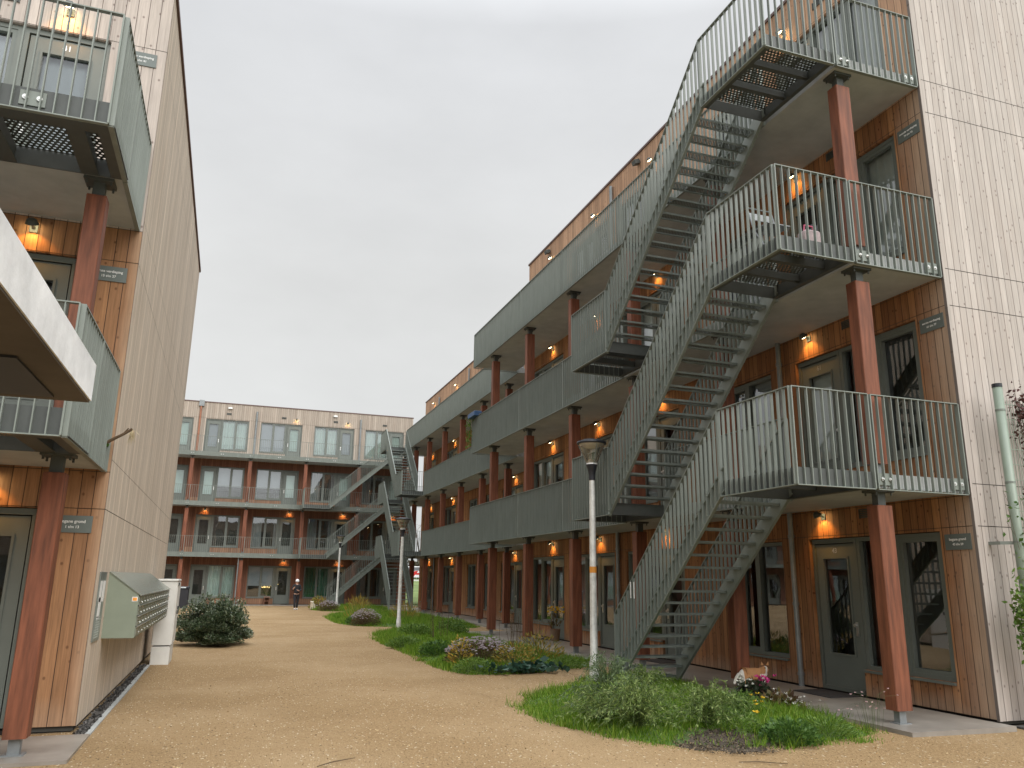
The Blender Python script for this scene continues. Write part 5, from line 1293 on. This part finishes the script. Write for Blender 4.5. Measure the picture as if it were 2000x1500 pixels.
# glowing branches behind the window
t = thing('lit_branches', 'branches with golden fairy lights behind a ground floor window of the cross block', 'fairy lights', (2.55, 53.4, .5))
paths = []; V = []; GLOW = emis('fairy_glow', (1, .72, .3), 5)
mb2 = MB()
for i in range(26):
    a = nr.normal(0, .2); p0 = (2.5, 53.38, .5); p1 = (2.5+a*.6, 53.38+nr.normal(0,.04), 1.0); p2 = (2.5+a*1.5, 53.38+nr.normal(0,.06), 1.1+nr.uniform(0,.95)); paths.append([p0, p1, p2])
    for s in nr.uniform(.1, 1, 4): q = Vector(p1).lerp(Vector(p2), s); ellipsoid(mb2, q, (.011,.011,.011), 6, 4)
stems_mb(paths, .008).build('branch', plain('pale_branch', (.35,.28,.17), .8), t); mb2.build('bulb', GLOW, t)
t = thing('red_pendant', 'small red light hanging behind the glass of the nearest ground floor door', 'light', (9.35, 10.3, 1.94))
mb = MB(); ellipsoid(mb, (9.33, 10.34, 1.93), (.016,.016,.018), 8, 6); mb.build('bulb', emis('red_glow', (1, .08, .1), 4), t)

# ---------------------------------------------------------------- beyond the gap: bank, road, car, trees
mb = MB()
xs = np.linspace(-60, 110, 35); ys = [49, 56, 62, 70, 78, 85.5, 86]
zz = [-.02, .05, .25, .65, 1.15, 1.5, 1.52]
mb.add([(x, y, z+.05*math.sin(x*.4+y)) for y, z in zip(ys[1:], zz[1:]) for x in xs], [(j*35+i, j*35+i+1, (j+1)*35+i+1, (j+1)*35+i) for j in range(5) for i in range(34)])
struct('bank', mb, plain('bank_grass', (.13,.18,.05), .9, 0, .35, .6, .3))
mb = MB(); mb.box(-60, 110, 86, 86.2, 1.0, 1.66); struct('kerb', mb, CONC_L)
mb = MB(); mb.quad((-60,86.2,1.55),(110,86.2,1.55),(110,97,1.55),(-60,97,1.55)); struct('road', mb, plain('asphalt', (.05,.05,.052), .85, 0, .2, 4, .3))
mb = MB(); mb.quad((-80,97,1.5),(140,97,1.5),(140,170,3.5),(-80,170,3.5)); struct('far_ground', mb, LAWN)
CX, CYY, CZ = 19.6, 89.0, 1.56
t = thing('parked_car', 'white car with red stripe seen through the gap between the blocks', 'car', (CX, CYY, CZ))
CARW = plain('car_white', (.72,.72,.72), .25, 0, .03); CARR = plain('car_red', (.5,.02,.02), .3)
prof = [(-2.1,.35),(-2.12,.7),(-1.95,.95),(-1.35,1.02),(-.75,1.5),(.75,1.52),(1.55,1.05),(2.05,.95),(2.15,.6),(2.1,.32)]
mb = MB(); n = len(prof)
lay = [(-.86,1,0),(-.9,1,.0),(-.72,.97,.0),(.72,.97,0),(.9,1,0)]
ring = lambda yv, k: [(CX+x*k, CYY+yv*(1 if z < 1.1 else .8), CZ+z) for x, z in prof]
A, B = ring(-.88, 1), ring(.88, 1); mb.add(A+B, [tuple(range(n)), tuple(range(2*n-1, n-1, -1))]+[(i, n+i, n+(i+1)%n, (i+1)%n) for i in range(n)]); mb.build('body', CARW, t)
mb = MB(); mb.add([(CX-.7,CYY-.80,CZ+1.42),(CX+.7,CYY-.80,CZ+1.44),(CX+1.3,CYY-.905,CZ+1.08),(CX-1.15,CYY-.905,CZ+1.06)], [(0,1,2,3)]); mb.build('window', BLACKP, t)
mb = MB(); mb.box(CX-1.9, CX+1.9, CYY-.893, CYY-.883, CZ+.62, CZ+.82); mb.add([(CX-.5,CYY-.89,CZ+.4),(CX-.1,CYY-.89,CZ+.4),(CX+.4,CYY-.9,CZ+1.02),(CX,CYY-.9,CZ+1.02)], [(0,1,2,3)]); mb.build('stripe', CARR, t)
for x in (-1.3, 1.35):
    for y in (-.86, .7):
        mb = MB(); mb.tube([(CX+x,CYY+y-.02,CZ+.31),(CX+x,CYY+y+.18,CZ+.31)], .31, 18); wl = mb.build('wheel', BLACKP, t)
        mb = MB(); mb.tube([(CX+x,CYY+y-.03,CZ+.31),(CX+x,CYY+y-.021,CZ+.31)], .19, 14); mb.build('rim', METAL, wl)
BARK = plain('bark', (.07,.055,.045), .95, 0, .25, 4)
def bare_tree(x, y, z, h, label, seed):
    rr = random.Random(seed); t = thing('bare_tree', label, 'tree', (x, y, z), 'bare trees beyond the gap'); mb = MB(); tw = MB()
    def grow(p, d, L, r, lv):
        q = p + d*L; (mb if lv < 3 else tw).tube([p, p.lerp(q, .5)+Vector((rr.gauss(0,.03*L), rr.gauss(0,.03*L), 0)), q], [r, r*.8, r*.6], 6 if lv < 2 else 3, False)
        if lv == 5: return
        for k in range(3 if lv < 4 else 4):
            dd = (d + Vector((rr.gauss(0,.5), rr.gauss(0,.5), rr.gauss(.12,.25)))).normalized(); grow(p.lerp(q, rr.uniform(.55, 1)), dd, L*rr.uniform(.55,.78), r*.52, lv+1)
    grow(Vector((x, y, z-.1)), Vector((0,0,1)), h*.3, h*.018, 0)
    mb.build('trunk', BARK, t); tw.build('crown', plain('twigs', (.13,.085,.065), .9, 0, .2, 3), t)
bare_tree(21.5, 104, 1.6, 11, 'bare twiggy tree just visible above the gap between the blocks', 3)
bare_tree(25.5, 112, 1.9, 13, 'taller bare tree behind the first, mostly hidden by the rear block', 5)
bare_tree(17.6, 109, 1.8, 10, 'bare tree at the left of the gap, behind the end-on stair', 8)
t = thing('street_sign', 'white oval street sign on a black and white pole beyond the gap', 'street sign', (20.45, 87.2, 1.5))
mb = MB(); mb.tube([(20.45,87.2,1.5),(20.45,87.2,5.6)], .06, 10); mb.build('pole', BLACKP, t)
mb = MB()
for z in (3.0, 3.5, 4.0): mb.tube([(20.45,87.2,z),(20.45,87.2,z+.25)], .062, 10)
mb.build('band', WHITE, t)
mb = MB(); ellipsoid(mb, (20.45,87.1,5.3), (.26,.05,.6)); mb.build('plate', WHITE, t, smooth=True)
t = thing('hedge', 'low brownish hedge along the road beyond the gap', 'hedge', (22, 99, 1.5))
p = np.stack([nr.uniform(8, 40, 6000), nr.uniform(98.6, 100, 6000), 1.5+nr.uniform(0, 1, 6000)**.6*2.4], 1); leaf_obj('foliage', leaves(p, nr.normal(size=(6000,3)), .35, .2), leafmat('hedge_leaf', [(.05,.04,.025),(.10,.08,.05),(.07,.075,.035)], .8, .2), t, (22, 99, 1.5))
